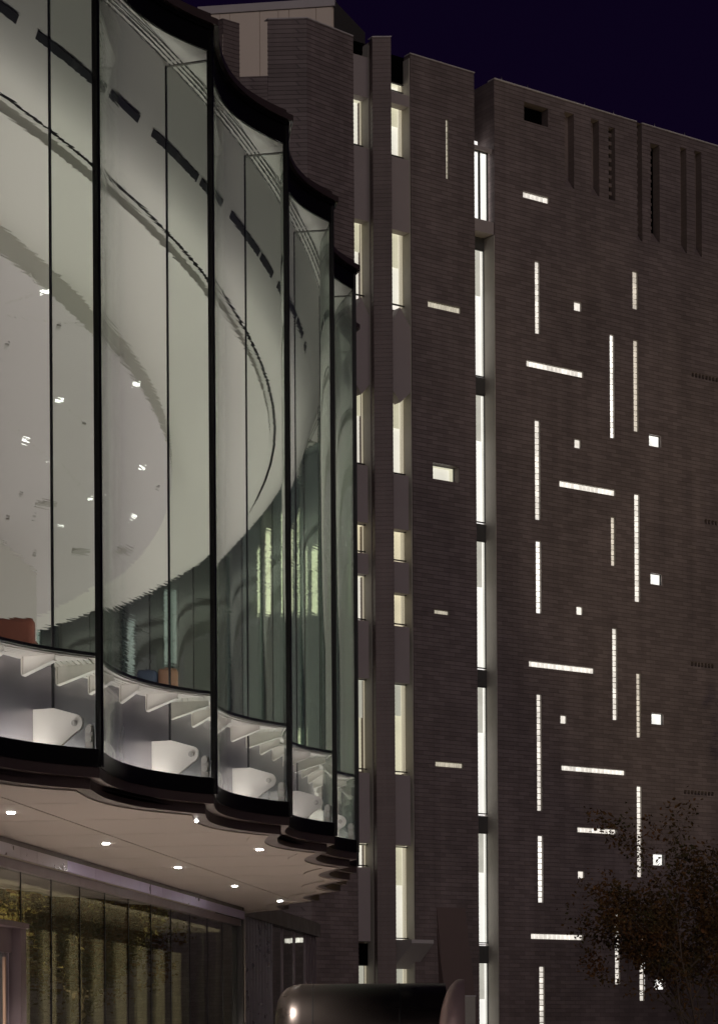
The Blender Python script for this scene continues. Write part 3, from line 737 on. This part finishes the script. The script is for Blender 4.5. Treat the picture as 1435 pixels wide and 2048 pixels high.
def arc_strip(bm, r0, r1, a0, a1, dz=.006, th=.012, n=8, sh=0.0):
    """strip lying just under the sloping ceiling, between radii RC-r0 and RC-r1 (local to the panel)"""
    pts = []
    for i in range(n + 1):
        a = a0 + (a1 - a0) * i / n
        ring = []
        for r, z in ((r0, ceil_h(r0) - dz), (r1, ceil_h(r1) - dz), (r1, ceil_h(r1) - dz - th), (r0, ceil_h(r0) - dz - th)):
            ring.append(bm.verts.new(((RC - r - sh) * math.cos(a), (RC - r - sh) * math.sin(a), z)))
        pts.append(ring)
    for p, q in zip(pts, pts[1:]):
        for k in range(4): bm.faces.new((p[k], q[k], q[(k+1) % 4], p[(k+1) % 4]))
    bm.faces.new(pts[0]); bm.faces.new(list(reversed(pts[-1])))
for f0, f1 in ((-.86, .22), (.30, .86)):
    bm = bmesh.new(); arc_strip(bm, .735, .770, half * f0, half * f1); me_diffs.append(make_mesh('slot_diffuser', bm, M_DIFF))
bm = bmesh.new()
for i in range(4): arc_strip(bm, .345 + i * .045, .357 + i * .045, -half * .985, half * .985, dz=.002, th=.003)
me_slots = make_mesh('air_slot', bm, M_GROOVE)

def rim_strip(name, z_out, z_in, m, up, r0=.024):
    bm = bmesh.new(); n = 18; a = []; b = []
    for i in range(n + 1):
        p = pan(i / n, r0); a.append(bm.verts.new((p.x, p.y, z_out)))
        th = half * (2 * i / n - 1); b.append(bm.verts.new(((RC - .5) * math.cos(th), (RC - .5) * math.sin(th), z_in)))
    for i in range(n):
        q = (a[i], a[i+1], b[i+1], b[i]); f = bm.faces.new(q if up else tuple(reversed(q))); f.smooth = True
    return make_mesh(name, bm, m, fix=False)
me_rim = rim_strip('ceiling_rim', H(10.36), ceil_h(.5), M_WHITE, False)
me_fls = rim_strip('floor_border', FL + .024, FL + .024, M_FLOORI, True, .12)
NP = range(-3, 18)
SQZ = 0.06                                         # the plan curves in a little faster past the fifth mullion
for i in NP:
    ph = R_(PH0 + DPH * (i - .5))                 # panel i ends at mullion i+... (mullion i at PH0 + DPH*i)
    pl = (0, 0, 0)
    if i == 5:
        dl5 = SQZ / 2.6; a5 = R_(PH0 + DPH * 4); q = Vector((RC * math.cos(a5), RC * math.sin(a5), 0))
        q2 = Matrix.Rotation(dl5, 3, 'Z') @ q; pl = tuple(q - q2); ph += dl5
    elif i > 5: pl = (-SQZ, 0, 0)
    ml = (-SQZ, 0, 0) if i >= 5 else (0, 0, 0)
    near = PH0 + DPH * (i - .5) < 4
    gp = link('glass_pane', me_glass if near else me_glass_far, hall, loc=pl, rz=ph)
    link('head_frame', me_cap, hall, loc=pl, rz=ph); link('sill_frame', me_sill, hall, loc=pl, rz=ph)
    link('fascia', me_f1, hall, loc=pl, rz=ph); link('lower_fascia', me_f2, hall, loc=pl, rz=ph); link('soffit_trim', me_trim, hall, loc=pl, rz=ph)
    link('floor_edge', me_edge, hall, loc=pl, rz=ph); link('floor_lip', me_lip, hall, loc=pl, rz=ph)
    for m_ in me_diffs: link('slot_diffuser', m_, hall, loc=pl, rz=ph)
    o = link('air_slot', me_slots, hall, loc=pl, rz=ph); link('ceiling_rim', me_rim, hall, loc=pl, rz=ph); link('floor_border', me_fls, hall, loc=pl, rz=ph)
    link('steel_lining', me_lin, hall, loc=pl, rz=ph); link('cavity_floor', me_cf, hall, loc=pl, rz=ph)
    if near or i < 9:
        link('floor_grating', me_gr, hall, loc=pl, rz=ph)
        for m_ in me_beams: link('floor_beam', m_, hall, loc=pl, rz=ph)
        link('cavity_light', me_led, hall, loc=pl, rz=ph); link('light_shield', me_ledb, hall, loc=pl, rz=ph)
    pm = R_(PH0 + DPH * i)
    link('mullion', me_mul, hall, loc=ml, rz=pm)
    f = link('glass_fin', me_fin, hall, loc=ml, rz=pm); link('fin_edge', me_fe, f); link('fin_head', me_ft, f)
    if near or i < 9:
        a = link('steel_arm', me_arm, hall, loc=ml, rz=pm); link('pin', me_pin, a)
        c = link('clamp_plate', me_cl, hall, loc=ml, rz=pm); link('bolt', me_bolt1, c); link('bolt', me_bolt2, c)

# ceiling: sloping rim, stepped ring, dropped disc
def revolve(name, prof, m, n=160, parent=hall, smooth_ang=25):
    bm = bmesh.new(); rings = []
    for k in range(n):
        a = 2 * math.pi * k / n
        rings.append([bm.verts.new(((RC - r) * math.cos(a), (RC - r) * math.sin(a), z)) for r, z in prof])
    for k in range(n):
        p, q = rings[k], rings[(k+1) % n]
        for j in range(len(prof) - 1):
            f = bm.faces.new((p[j], p[j+1], q[j+1], q[j])); f.smooth = True
    me = make_mesh(name, bm, m, fix=False)
    me.set_sharp_from_angle(angle=R_(smooth_ang))
    return link(name, me, parent)
prof = [(r_, ceil_h(r_)) for r_ in (.5, .56, .62, .685, .75, .815, .88, .94, 1.0, 1.06, 1.12, 1.30)]
revolve('ceiling_rim', prof, M_WHITE, smooth_ang=60)
revolve('ceiling_groove', [(1.30, H(9.30)), (1.30, H(9.38)), (1.34, H(9.38)), (1.34, H(9.30))], M_GROOVE)  # shadow gap, its shade put in as a dark colour
revolve('ceiling_band', [(1.34, H(9.30)), (1.40, H(9.30))], M_WHITE)
revolve('ceiling_step', [(1.40, H(9.30)), (1.40, H(9.18))], M_STEP)
revolve('ceiling_ring', [(1.40, H(9.18)), (2.94, H(9.18))], M_WHITE)
revolve('disc_edge', [(2.94, H(9.18)), (2.94, H(8.86))], M_STEP)
revolve('ceiling_disc', [(2.94, H(8.86)), (15, H(8.86)), (RC - .01, H(8.86))], M_DISC)
revolve('roof', [(.50, G1 + .395), (3, G1 + .42), (RC - .01, G1 + .6)], M_DARKF)
revolve('floor', [(.5, FL + .024), (RC - .01, FL + .024)], M_FLOORI)
# rear of the hall, behind the visible part
bm = bmesh.new()
a0, a1 = R_(PH0 + DPH * 17 ), R_(360 + PH0 - DPH * 4)
n = 40
for k in range(n):
    t0 = a0 + (a1 - a0) * k / n; t1 = a0 + (a1 - a0) * (k + 1) / n
    r0 = RC - .1
    bm.faces.new([bm.verts.new((r0 * math.cos(t), r0 * math.sin(t), z)) for t, z in ((t0, G0 - .37), (t1, G0 - .37), (t1, G1 + .4), (t0, G1 + .4))])
obj('rear_wall', bm, M_WHITE, hall, fix=False)
def hl(p): return (p[0] - HC[0], p[1] - HC[1])
# lights and speakers in the ceiling disc
zc = H(8.86)
def disc_at(u, v): p = at_z(u, v, zc); return (*hl(p), zc)
bm = bmesh.new(); add_box(bm, -.055, .055, -.035, .035, -.012, -.002); me_sp = make_mesh('ceiling_light', bm, M_TRACK)
bm = bmesh.new(); add_tube(bm, [(0, 0, -.02), (0, 0, 0)], [.19, .19], 24); me_spk = make_mesh('ceiling_speaker', bm, mat('grey speaker mesh', (.42, .40, .36), .7))
bm = bmesh.new(); add_tube(bm, [(0, 0, -.03), (0, 0, 0)], [.035, .03], 12); me_sen = make_mesh('sprinkler', bm, M_PIN)
for u, v in ((83,582),(110,800),(40,878),(88,922),(173,998),(258,767),(265,937),(110,1052),(245,1032)): link('ceiling_light', me_sp, hall, disc_at(u, v))
for u, v in ((80,1007),(153,1101),(222,1100)): link('ceiling_speaker', me_spk, hall, disc_at(u, v))
for u, v in ((3,689),(110,650),(160,845),(28,986),(55,1032),(300,973),(0,1035),(55,1105),(226,710)): link('sprinkler', me_sen, hall, disc_at(u, v))
for (u0, v0, u1, v1) in ((0,633,190,652),(0,845,40,878),(40,878,88,922),(110,800,160,845),(50,545,83,582),(0,608,83,582),(173,998,110,925)):
    p, q = Vector(disc_at(u0, v0)), Vector(disc_at(u1, v1)); d = (q - p).normalized(); s = Vector((-d.y, d.x, 0)) * .006
    bm = bmesh.new(); add_poly_extr(bm, [p - s, q - s, q + s, p + s], (0, 0, -.003)); obj('ceiling_seam', bm, M_STEP, hall)
# partition wall deep inside
pa_, pb_ = Vector(disc_at(-60, 1040)), Vector(disc_at(58, 1143))
bm = bmesh.new(); add_prism(bm, [(pa_.x, pa_.y), (pb_.x, pb_.y), (pb_.x - 1.0, pb_.y + 6), (pa_.x - 1, pa_.y + 6)], FL + .024, zc - .002); obj('inner_wall', bm, M_WHITE, hall)
# added fill standing in for downlight bounced off the hall floor
ul = lamp('hall_uplight', 'AREA', (0, 0, FL + .35), 2350, (1.0, 0.945, 0.905), (math.pi, 0, 0), parent=hall, shape='DISK', size=56)
for i in range(-3, 9):                             # fittings that light the steelwork under the floor
    ph = R_(PH0 + DPH * (i - .5)); rr_ = RC - .59
    lamp('cavity_lamp', 'AREA', (rr_ * math.cos(ph), rr_ * math.sin(ph), G0 - .0), 36.0, (1.0, .94, .92), (math.pi, 0, ph), parent=hall, shape='RECTANGLE', size=.06, size_y=2.3)
for i in range(-2, 14):                            # unseen fill lamps along the glass, added to brighten the ceiling rim
    ph = R_(PH0 + DPH * (i - .5)); rr_ = RC - .55
    lamp('floor_washer', 'AREA', (rr_ * math.cos(ph), rr_ * math.sin(ph), FL + .07), 42, (1.0, .945, .905), (math.pi, 0, ph), parent=hall, shape='RECTANGLE', size=.2, size_y=2.3)

# ---- seats by the glass
def seat(name, label, cat, u0, u1, Y, m, hgt=.82, dep=.75, back_m=None):
    a, b = at_y(u0, 1200, Y), at_y(u1, 1200, Y); wd = b.x - a.x
    t = thing(name, label, cat, ((a.x + b.x) / 2, Y, FL + .0241))
    def rb(nm, x0, x1, y0, y1, z0, z1, mm, bev=.07):
        bm = bmesh.new(); add_box(bm, x0, x1, y0, y1, z0, z1)
        bmesh.ops.bevel(bm, geom=list(bm.edges), offset=bev, segments=4, affect='EDGES', profile=.6)
        for f in bm.faces: f.smooth = True
        return obj(nm, bm, mm, t)
    rb('backrest', -wd/2, wd/2, .0, .18, .12, hgt, m)
    rb('seat_cushion', -wd/2 + .02, wd/2 - .02, .181, dep, .14, .44, back_m or m)
    for s in (-1, 1):
        rb('armrest', s * wd/2 - (.12 if s > 0 else 0), s * wd/2 + (.12 if s < 0 else 0), .181, dep, .13, .6, m, .05)
        for yy in (.05, dep - .08): box('leg', t, M_BLACKM, s * (wd/2 - .06) - .02, s * (wd/2 - .06) + .02, yy, yy + .04, 0, .13)
    return t
seat('armchair', 'burnt orange upholstered armchair behind the glass above the floor edge', 'armchair', -30, 62, 24.2, M_ORANGE, hgt=.80)
seat('lounge_chair', 'tan leather lounge chair seen low through the second pane', 'chair', 307, 348, 27.4, M_TAN, hgt=.78)
seat('sofa', 'slate blue low sofa just beside the tan lounge chair', 'sofa', 262, 306, 27.4, M_NAVY, hgt=.76)

# ---- soffit
SZ = G0 - .3725                                   # underside height
wa, wb = at_z(0, 1676, SZ), at_z(474, 1815, SZ)   # line of the lobby wall
wd_ = Vector((wb.x - wa.x, wb.y - wa.y)).normalized(); wn_ = Vector((wd_.y, -wd_.x))
outline = []
for i in NP:
    a0 = R_(PH0 + DPH * (i - .5)); c, s = math.cos(a0), math.sin(a0)
    if PH0 + DPH * i > 40: continue
    for k in range(10):
        p = pan(k / 10, .28); outline.append((p.x * c - p.y * s + HC[0], p.x * s + p.y * c + HC[1]))
last = outline[-1]; first = outline[0]
outline += [(wb.x - 10, last[1]), (wa.x - 16, first[1])]
def clip(poly, n, c):
    """keep side n.p <= c"""
    out = []
    for i in range(len(poly)):
        p, q = poly[i], poly[(i+1) % len(poly)]
        dp, dq = n[0]*p[0] + n[1]*p[1] - c, n[0]*q[0] + n[1]*q[1] - c
        if dp <= 0: out.append(p)
        if dp * dq < 0:
            t = dp / (dp - dq); out.append((p[0] + (q[0]-p[0]) * t, p[1] + (q[1]-p[1]) * t))
    return out
seam = at_z(300, 1700, SZ)
c0 = wn_.x * seam.x + wn_.y * seam.y
wline = wn_.x * wa.x + wn_.y * wa.y
strips = [(wline - 5.0, c0 - 3.0), (c0 - 3.0, c0), (c0, c0 + 9)]
w0 = wd_.x * 0 + wd_.y * 12
k = 0
gap = .010
ypos = w0
while ypos < w0 + 44:
    for (sa_, sb_) in strips:
        poly = clip(outline, (wn_.x, wn_.y), sb_ - gap); poly = clip(poly, (-wn_.x, -wn_.y), -(sa_ + gap)) if poly else poly
        poly = clip(poly, (wd_.x, wd_.y), ypos + 1.75 - gap) if poly else poly
        poly = clip(poly, (-wd_.x, -wd_.y), -(ypos + gap)) if poly else poly
        if len(poly) < 3: continue
        ar = abs(sum(poly[i][0]*poly[(i+1) % len(poly)][1] - poly[(i+1) % len(poly)][0]*poly[i][1] for i in range(len(poly)))) / 2
        if ar < .02: continue
        bm = bmesh.new()
        cln = [poly[0]]
        for p in poly[1:]:
            if math.hypot(p[0]-cln[-1][0], p[1]-cln[-1][1]) > 1e-4: cln.append(p)
        add_prism(bm, [hl(p) for p in cln], SZ, SZ + .03)
        bmesh.ops.triangulate(bm, faces=bm.faces)
        obj('soffit_panel', bm, M_SOFF, hall)
    ypos += 1.75
bm = bmesh.new(); vs = [hl(p) for p in outline]
add_prism(bm, vs, SZ + .035, SZ + .06); bmesh.ops.triangulate(bm, faces=bm.faces); obj('soffit_backing', bm, M_INDARK, hall)
# downlights
bm = bmesh.new(); add_tube(bm, [(0, 0, -.012), (0, 0, .0)], [.042, .042], 16); me_dl = make_mesh('downlight', bm, M_DOWN)
bm = bmesh.new()
for a in range(16):
    t0, t1 = 2*math.pi*a/16, 2*math.pi*(a+1)/16
    bm.faces.new([bm.verts.new((r * math.cos(t), r * math.sin(t), -.004)) for r, t in ((.044, t0), (.06, t0), (.06, t1), (.044, t1))])
me_dr = make_mesh('trim_ring', bm, M_PIN)
dl = [(22,1625),(212,1687),(356,1735),(469,1772),(560,1802),(388,1642),(519,1699),(624,1745),(-230,1545)]
for i, (u, v) in enumerate(dl):
    p = at_z(u, v, SZ); o = link('downlight', me_dl, hall, (*hl(p), SZ)); link('trim_ring', me_dr, o)
    lamp('downlight_beam', 'SPOT', (*hl(p), SZ - .03), 1080, (1.0, .92, .84), (0, 0, 0), parent=hall, spot_size=R_(100), spot_blend=.6, shadow_soft_size=.06)

# ---- lobby wall under the soffit
lobby = hall
wl_rot = math.atan2(wd_.y, wd_.x)
LW = thing('lobby_wall', 'dark reflective glass lobby wall under the pale soffit', 'wall', (wa.x, wa.y, 0), wl_rot)
Lw = (Vector((wb.x, wb.y)) - Vector((wa.x, wa.y))).length
def LX(u, v=1900):
    """distance along the lobby wall where pixel column u crosses it"""
    r = ray(u, v); # solve wa + t*wd on ray
    den = r.x * wd_.y - wd_.x * 1.0
    t = (wa.x * 1.0 - wa.y * r.x) / den if abs(den) > 1e-9 else 0
    return t
# local frame: x along wall away from camera, y to the left (inside), -y outside
box('gutter', LW, M_BRONZE, -9, Lw, -.10, .3, SZ - .075, SZ - .004)
xs = [-9 + i * 1.5 for i in range(6)] + [LX(u) for u in (20, 53, 115, 172, 222, 262, 308, 348, 398, 440)] + [Lw]
M_ALULIT = mat('violet tinted aluminium', (0.66, 0.58, 0.84), 0.32, 0.6, noise=.08, nscale=4)  # violet light on these plates is put into the metal colour
for i, (a, b) in enumerate(zip(xs, xs[1:])):
    o = box('fascia_plate', LW, M_ALULIT if a > LX(100) else M_ALU, a + .006, b - .006, -.14, -.101, SZ - .22, SZ - .078)
box('head_rail', LW, M_MAUVE, -9, Lw, -.07, .1, SZ - .34, SZ - .225)
GT = SZ - .34
jx = [-9, -7.6, -6.2, -4.8, -3.4, -2.0, -.8] + [LX(u) for u in (42,103,160,210,257,302,342,380,415,445)] + [Lw]
for a, b in zip(jx, jx[1:]):
    box('lobby_pane', LW, M_LOWG, a + .008, b - .008, 0, .012, 0.02, GT)
    box('pane_joint', LW, M_BLACKM, b - .012, b + .012, -.004, .02, 0.02, GT)
    # glass fin behind each joint and a timber board between
    box('glass_fin', LW, M_FIN, b - .008, b + .008, .03, .35, 0.02, GT)
    box('timber_board', LW, M_BOARD, a + (b - a) * .05, a + (b - a) * .55, .9, .95, 0, GT - .5)
box('lobby_back', LW, M_INDARK, -9, Lw, 1.6, 1.7, 0, SZ - .4)
box('lobby_ceiling', LW, M_SOFF, -9, Lw, .3, 1.6, SZ - .45, SZ - .4)
lamp('lobby_light', 'AREA', (4, .1, 2.0), 480, (1, .88, .62), (R_(90), 0, 0), parent=LW, shape='RECTANGLE', size=22, size_y=3.4)  # unseen panel lamp added to light the boards evenly
# corner return
bm = bmesh.new(); add_box(bm, Lw, Lw + .12, -.1, .4, 0, SZ - .004); obj('corner_post', bm, M_DARKF, LW)
# door portal
pe = LX(52) ; dx1 = pe - 1.9
PT_ = thing('door_portal', 'mauve bronze entrance portal standing out from the lobby glass at the frame edge', 'doorway', (wa.x, wa.y, 0), wl_rot)
r = ray(52, 1848)
# depth of the portal's outer face = .5 m outside the wall
o5 = Vector((wa.x, wa.y)) + wn_ * .5
den = r.x * wd_.y - wd_.x
tp = (o5.x - o5.y * r.x) / den
Yp = o5.y + wd_.y * tp; ZP = EYE + r.z * Yp
x1 = tp; x0 = tp - 5
box('portal_head', PT_, M_MAUVE, x0, x1 + .03, -.53, -.05, ZP - .06, ZP)
box('portal_jamb', PT_, M_MAUVE, x1 - .22, x1, -.5, -.05, 0, ZP - .062)
box('transom', PT_, M_MAUVE, x0, x1 - .222, -.40, -.12, ZP - .34, ZP - .062)
box('door_stile', PT_, M_MAUVE, x1 - .42, x1 - .32, -.38, -.30, 0.01, ZP - .342)
box('door_edge', PT_, M_ALU, x1 - .318, x1 - .300, -.385, -.30, 0.01, ZP - .342)
box('door_glass', PT_, M_LOWG, x0, x1 - .425, -.35, -.335, 0.01, ZP - .342)
box('pull_handle', PT_, mat('copper coloured handle', (.65, .42, .30), .3, .9), x1 - .70, x1 - .665, -.46, -.43, 0.3, ZP - .40)

# ================================================================== LINK BUILDING
la, lb_ = at_z(476, 1829, H(2.40)), at_z(630, 1873, H(2.40))
ld = Vector((lb_.x - la.x, lb_.y - la.y)); LL = ld.length
LK = thing('link_building', 'low link building with vertical metal slats between the glass hall and the brick tower', 'building', (la.x, la.y, 0), math.atan2(ld.y, ld.x))
ZL = H(2.40)
box('roof_band', LK, M_BRONZE, -.1, LL, -.12, .5, ZL - .02, ZL + .30)
box('upper_wall', LK, M_SMOOTH, 2.0, LL, .9, 1.1, ZL + .30, ZL + 1.2)
def LKX(u):
    r = ray(u, 1950); d = ld.normalized(); den = r.x * d.y - d.x
    return (la.x - la.y * r.x) / den
for u in (483, 489, 495, 501, 507, 513, 519, 525, 531, 537):
    x = LKX(u); box('slat', LK, M_ALU, x - .035, x + .035, -.08, .06, 0, ZL - .022)
for u in (612, 617, 622, 627):
    x = LKX(u); box('slat', LK, M_MAUVE, x - .04, x + .04, -.06, .04, 0, ZL - .022)
px_ = [LKX(u) for u in (543, 564, 588, 610)]
for a, b in zip(px_, px_[1:]):
    box('window_pane', LK, M_LOWG, a + .03, b - .03, 0, .012, .02, ZL - .022); box('window_bar', LK, M_MAUVE, b - .03, b + .03, -.03, .05, 0, ZL - .022)
box('dark_wall', LK, M_INDARK, -.1, LL, .6, .7, 0, ZL)
box('lit_doorway', LK, M_LITG, LKX(558), LKX(563), .45, .5, .4, ZL - .9)
box('lit_sign_box', LK, M_LITW, LKX(508) , LKX(548), .55, .6, ZL + .30, ZL + .52)

# ================================================================== POLISHED DRUM
DY = 26.0
dl_, dr_ = at_y(552, 2010, DY), at_y(893, 2010, DY)
ztop = at_y(700, 1968, DY).z; rad = .80
DR = thing('drum_sculpture', 'dark polished metal drum with a flared bronze rim low in front of the tower', 'sculpture', ((dl_.x + dr_.x) / 2, DY, 0))
wdt = dr_.x - dl_.x
bm = bmesh.new(); seg = 64
profd = [(-wdt/2, .0), (-wdt/2, rad * .60), (-wdt/2 + .02, rad * .76), (-wdt/2 + .06, rad * .86), (-wdt/2 + .12, rad * .94), (-wdt/2 + .2, rad * .985), (-wdt/2 + .30, rad), (wdt/2 - .02, rad), (wdt/2 - .02, 0)]
rings = []
for x, r_ in profd:
    rings.append([bm.verts.new((x, r_ * math.cos(2*math.pi*k/seg) + 0, ztop - rad + r_ * math.sin(2*math.pi*k/seg))) for k in range(seg)])
for a, b in zip(rings, rings[1:]):
    for k in range(seg):
        f = bm.faces.new((a[k], a[(k+1) % seg], b[(k+1) % seg], b[k])); f.smooth = True
bmesh.ops.remove_doubles(bm, verts=bm.verts, dist=1e-4)
me = make_mesh('drum_body', bm, M_DRUM); me.set_sharp_from_angle(angle=R_(40)); link('drum_body', me, DR)
for q_ in (-.28, .22):
    bm = bmesh.new(); rr0 = [[bm.verts.new((q_ * wdt + dx_, r_ * math.cos(2*math.pi*k/seg), ztop - rad + r_ * math.sin(2*math.pi*k/seg))) for k in range(seg)] for dx_, r_ in ((-.008, rad), (-.006, rad + .004), (.006, rad + .004), (.008, rad))]
    for a, b in zip(rr0, rr0[1:]):
        for k in range(seg): bm.faces.new((a[k], a[(k+1) % seg], b[(k+1) % seg], b[k]))
    obj('seam_band', bm, M_BLACKM, DR)
bm = bmesh.new(); rings = []
for x, r_ in ((wdt/2 + .10, rad * .96), (wdt/2 + .13, rad * 1.03), (wdt/2 + .15, rad * 1.055), (wdt/2 + .20, rad * 1.05), (wdt/2 + .201, rad * .97), (wdt/2 + .2, 0)):
    rings.append([bm.verts.new((x + (.26 * min(0, math.cos(2*math.pi*k/seg)) if x < wdt/2 + .16 else .03 * math.cos(2*math.pi*k/seg)) * r_ / rad, r_ * math.cos(2*math.pi*k/seg), ztop - rad + r_ * math.sin(2*math.pi*k/seg))) for k in range(seg)])
for a, b in zip(rings, rings[1:]):
    for k in range(seg):
        f = bm.faces.new((a[k], a[(k+1) % seg], b[(k+1) % seg], b[k])); f.smooth = True
obj('drum_rim', bm, M_RIM, DR)
bm = bmesh.new(); add_box(bm, -wdt/2 + .25, -wdt/2 + .45, -.35, .35, 0, .45); add_box(bm, wdt/2 - .45, wdt/2 - .25, -.35, .35, 0, .45); obj('cradle', bm, M_BLACKM, DR)

# small pale cabinet
pc = at_y(937, 1994, 68.0)
CB = thing('utility_cabinet', 'small pale grey cabinet standing at the foot of the brick tower', 'cabinet', (pc.x, 68.0, 0))
box('cabinet_body', CB, M_CONC, -.17, .19, 0, .4, 0.05, pc.z); box('cabinet_lid', CB, M_COPE, -.19, .21, -.02, .42, pc.z, pc.z + .04)
box('cabinet_door', CB, M_COPE, -.15, -.13 + .02, -.012, -.001, .12, pc.z - .08)
box('plinth', CB, M_SMOOTH, -.2, .22, -.03, .43, 0, .05)

# ================================================================== TREES
def leaf_mat(name, c1, c2):
    m, n, l, b = new_mat(name)
    t = n.new('ShaderNodeTexCoord'); nz = n.new('ShaderNodeTexNoise'); nz.inputs['Scale'].default_value = 1.6; nz.inputs['Detail'].default_value = 5
    mx = n.new('ShaderNodeMix'); mx.data_type = 'RGBA'; mx.inputs[6].default_value = (*c1, 1); mx.inputs[7].default_value = (*c2, 1)
    mr = n.new('ShaderNodeMapRange'); mr.inputs['From Min'].default_value = .35; mr.inputs['From Max'].default_value = .65
    l.new(t.outputs['Object'], nz.inputs['Vector']); l.new(nz.outputs['Fac'], mr.inputs[0]); l.new(mr.outputs[0], mx.inputs[0]); l.new(mx.outputs[2], b.inputs['Base Color'])
    b.inputs['Roughness'].default_value = .7; b.inputs['Specular IOR Level'].default_value = .2
    return m
M_LEAFO = leaf_mat('autumn leaf', (0.17, 0.075, 0.028), (0.07, 0.06, 0.022))
M_LEAFG = leaf_mat('yellow green leaf', (0.36, 0.28, 0.11), (0.16, 0.14, 0.055))
def tree(label, loc, hgt, spread, leaf_m, nl, seed, base=.28, leaf=.10, group=None, width=6.0, nb0=5, low=.55):
    rnd = random.Random(seed)
    t = thing('street_tree', label, 'tree', loc, 0, group)
    wood = bmesh.new(); tips = []
    def grow(p, d, L, r, lvl):
        pts, rr = [p], [r]; q = Vector(p); dd = Vector(d)
        for i in range(4):
            dd = (dd + Vector((rnd.uniform(-.16, .16), rnd.uniform(-.16, .16), rnd.uniform(-.02, .14)))).normalized()
            q = q + dd * L / 4; pts.append(q.copy()); rr.append(r * (1 - .17 * (i + 1)))
            if lvl >= 2: tips.append((q.copy(), dd.copy(), lvl))
        add_tube(wood, pts, rr, 6 if lvl < 2 else 4, cap=False)
        if lvl < 4:
            nb = (nb0, 4, 3, 3)[lvl]
            for k in range(nb):
                f = rnd.uniform(.35, 1.0) if lvl else rnd.uniform(low, 1.0)
                b = pts[min(4, max(1, round(f * 4)))]
                a = rnd.uniform(0, 2 * math.pi); sp_ = rnd.uniform(.45, .95) * spread
                nd = (dd + Vector((math.cos(a) * sp_, math.sin(a) * sp_, rnd.uniform(-.05, .45)))).normalized()
                grow(b, nd, L * rnd.uniform(.55, .8), r * .52, lvl + 1)
    L0 = hgt * base
    grow(Vector((0, 0, 0)), Vector((0, 0, 1)), L0, hgt * .0065, 0)
    zmax = max(p.z for p, _, _ in tips); rmax = sorted(math.hypot(p.x, p.y) for p, _, _ in tips)[int(len(tips) * .97)]
    kz, kr = (hgt - .4) / zmax, width / 2 / rmax
    def fit(p): return Vector((p.x * kr, p.y * kr, p.z * kz))
    for v_ in wood.verts: v_.co = fit(v_.co)
    tips = [(fit(p), d, l_) for p, d, l_ in tips]
    obj('trunk', wood, M_BARK, t, fix=False)
    bm = bmesh.new()
    for i in range(nl):
        p, d, lv = rnd.choice(tips)
        c = p + Vector((rnd.gauss(0, .13), rnd.gauss(0, .13), rnd.gauss(0, .13))) * hgt / 7
        a = Vector((rnd.uniform(-1, 1), rnd.uniform(-1, 1), rnd.uniform(-1, .6))).normalized()
        b = a.cross(Vector((rnd.uniform(-1, 1), rnd.uniform(-1, 1), rnd.uniform(-1, 1)))).normalized()
        s = leaf * rnd.uniform(.6, 1.3)
        n_ = a.cross(b) * s * .12
        v = [bm.verts.new(c), bm.verts.new(c + a * s * .5 + b * s * .28 + n_), bm.verts.new(c + a * s), bm.verts.new(c + a * s * .5 - b * s * .28 + n_)]
        bm.faces.new(v)
    cr_ = obj('crown', bm, leaf_m, t, fix=False)
    return t, tips
TY = 60.0
pt = at_y(1408, 2040, TY)
tree('small autumn tree with rusty leaves low in front of the slit windows', (pt.x, TY, 0), 8.0, 1.25, M_LEAFO, 13000, 31, leaf=.125, base=.42, width=6.0, nb0=10, low=.12)
T6 = ['yellow green street tree lit from its foot, first past the autumn tree', 'broad yellow green street tree behind the first', 'low yellow green tree nearest the plaza', 'tall yellow green tree close to the brick wall', 'yellow green tree past the low one', 'farthest yellow green tree along the plaza']
F6 = ['floodlight at the foot of the first yellow green tree', 'floodlight under the broad yellow green tree', 'floodlight by the low tree nearest the plaza', 'floodlight under the tall tree by the brick wall', 'floodlight under the tree past the low one', 'floodlight under the farthest tree']
for i, (x, y, h, s_, w_) in enumerate(((14.6, 62, 7.0, 21, 7.5), (15.2, 69, 8.0, 22, 7.5), (20.0, 63, 7.4, 23, 8), (14.8, 76, 9.0, 24, 7), (21.5, 71, 8.6, 25, 8), (26, 66, 8.6, 26, 8))):
    tree(T6[i], (x, y, 0), h, 1.2, M_LEAFG, 10000, s_, leaf=.26, base=.12, group='street trees along the plaza beyond the frame', width=w_)
    FX = thing('ground_floodlight', F6[i], 'floodlight', (x - 2.4, y - 3.6, 0), 0, 'floodlights under the street trees')  # unseen floods added to brighten the trees mirrored in the lobby glass
    bm = bmesh.new(); add_tube(bm, [(0, 0, 0), (0, 0, .12)], [.14, .14], 16); obj('housing', bm, M_BLACKM, FX)
    bm = bmesh.new(); add_tube(bm, [(0, 0, .121), (0, 0, .13)], [.11, .11], 16); obj('lens', bm, M_TRACK, FX)
    lamp('flood_beam', 'SPOT', (0, 0, .2), 2000, (1, .86, .52), Vector((1.7, 2.4, 6.0)).to_track_quat('-Z', 'Y').to_euler(), parent=FX, spot_size=R_(84), spot_blend=.6, shadow_soft_size=.1)
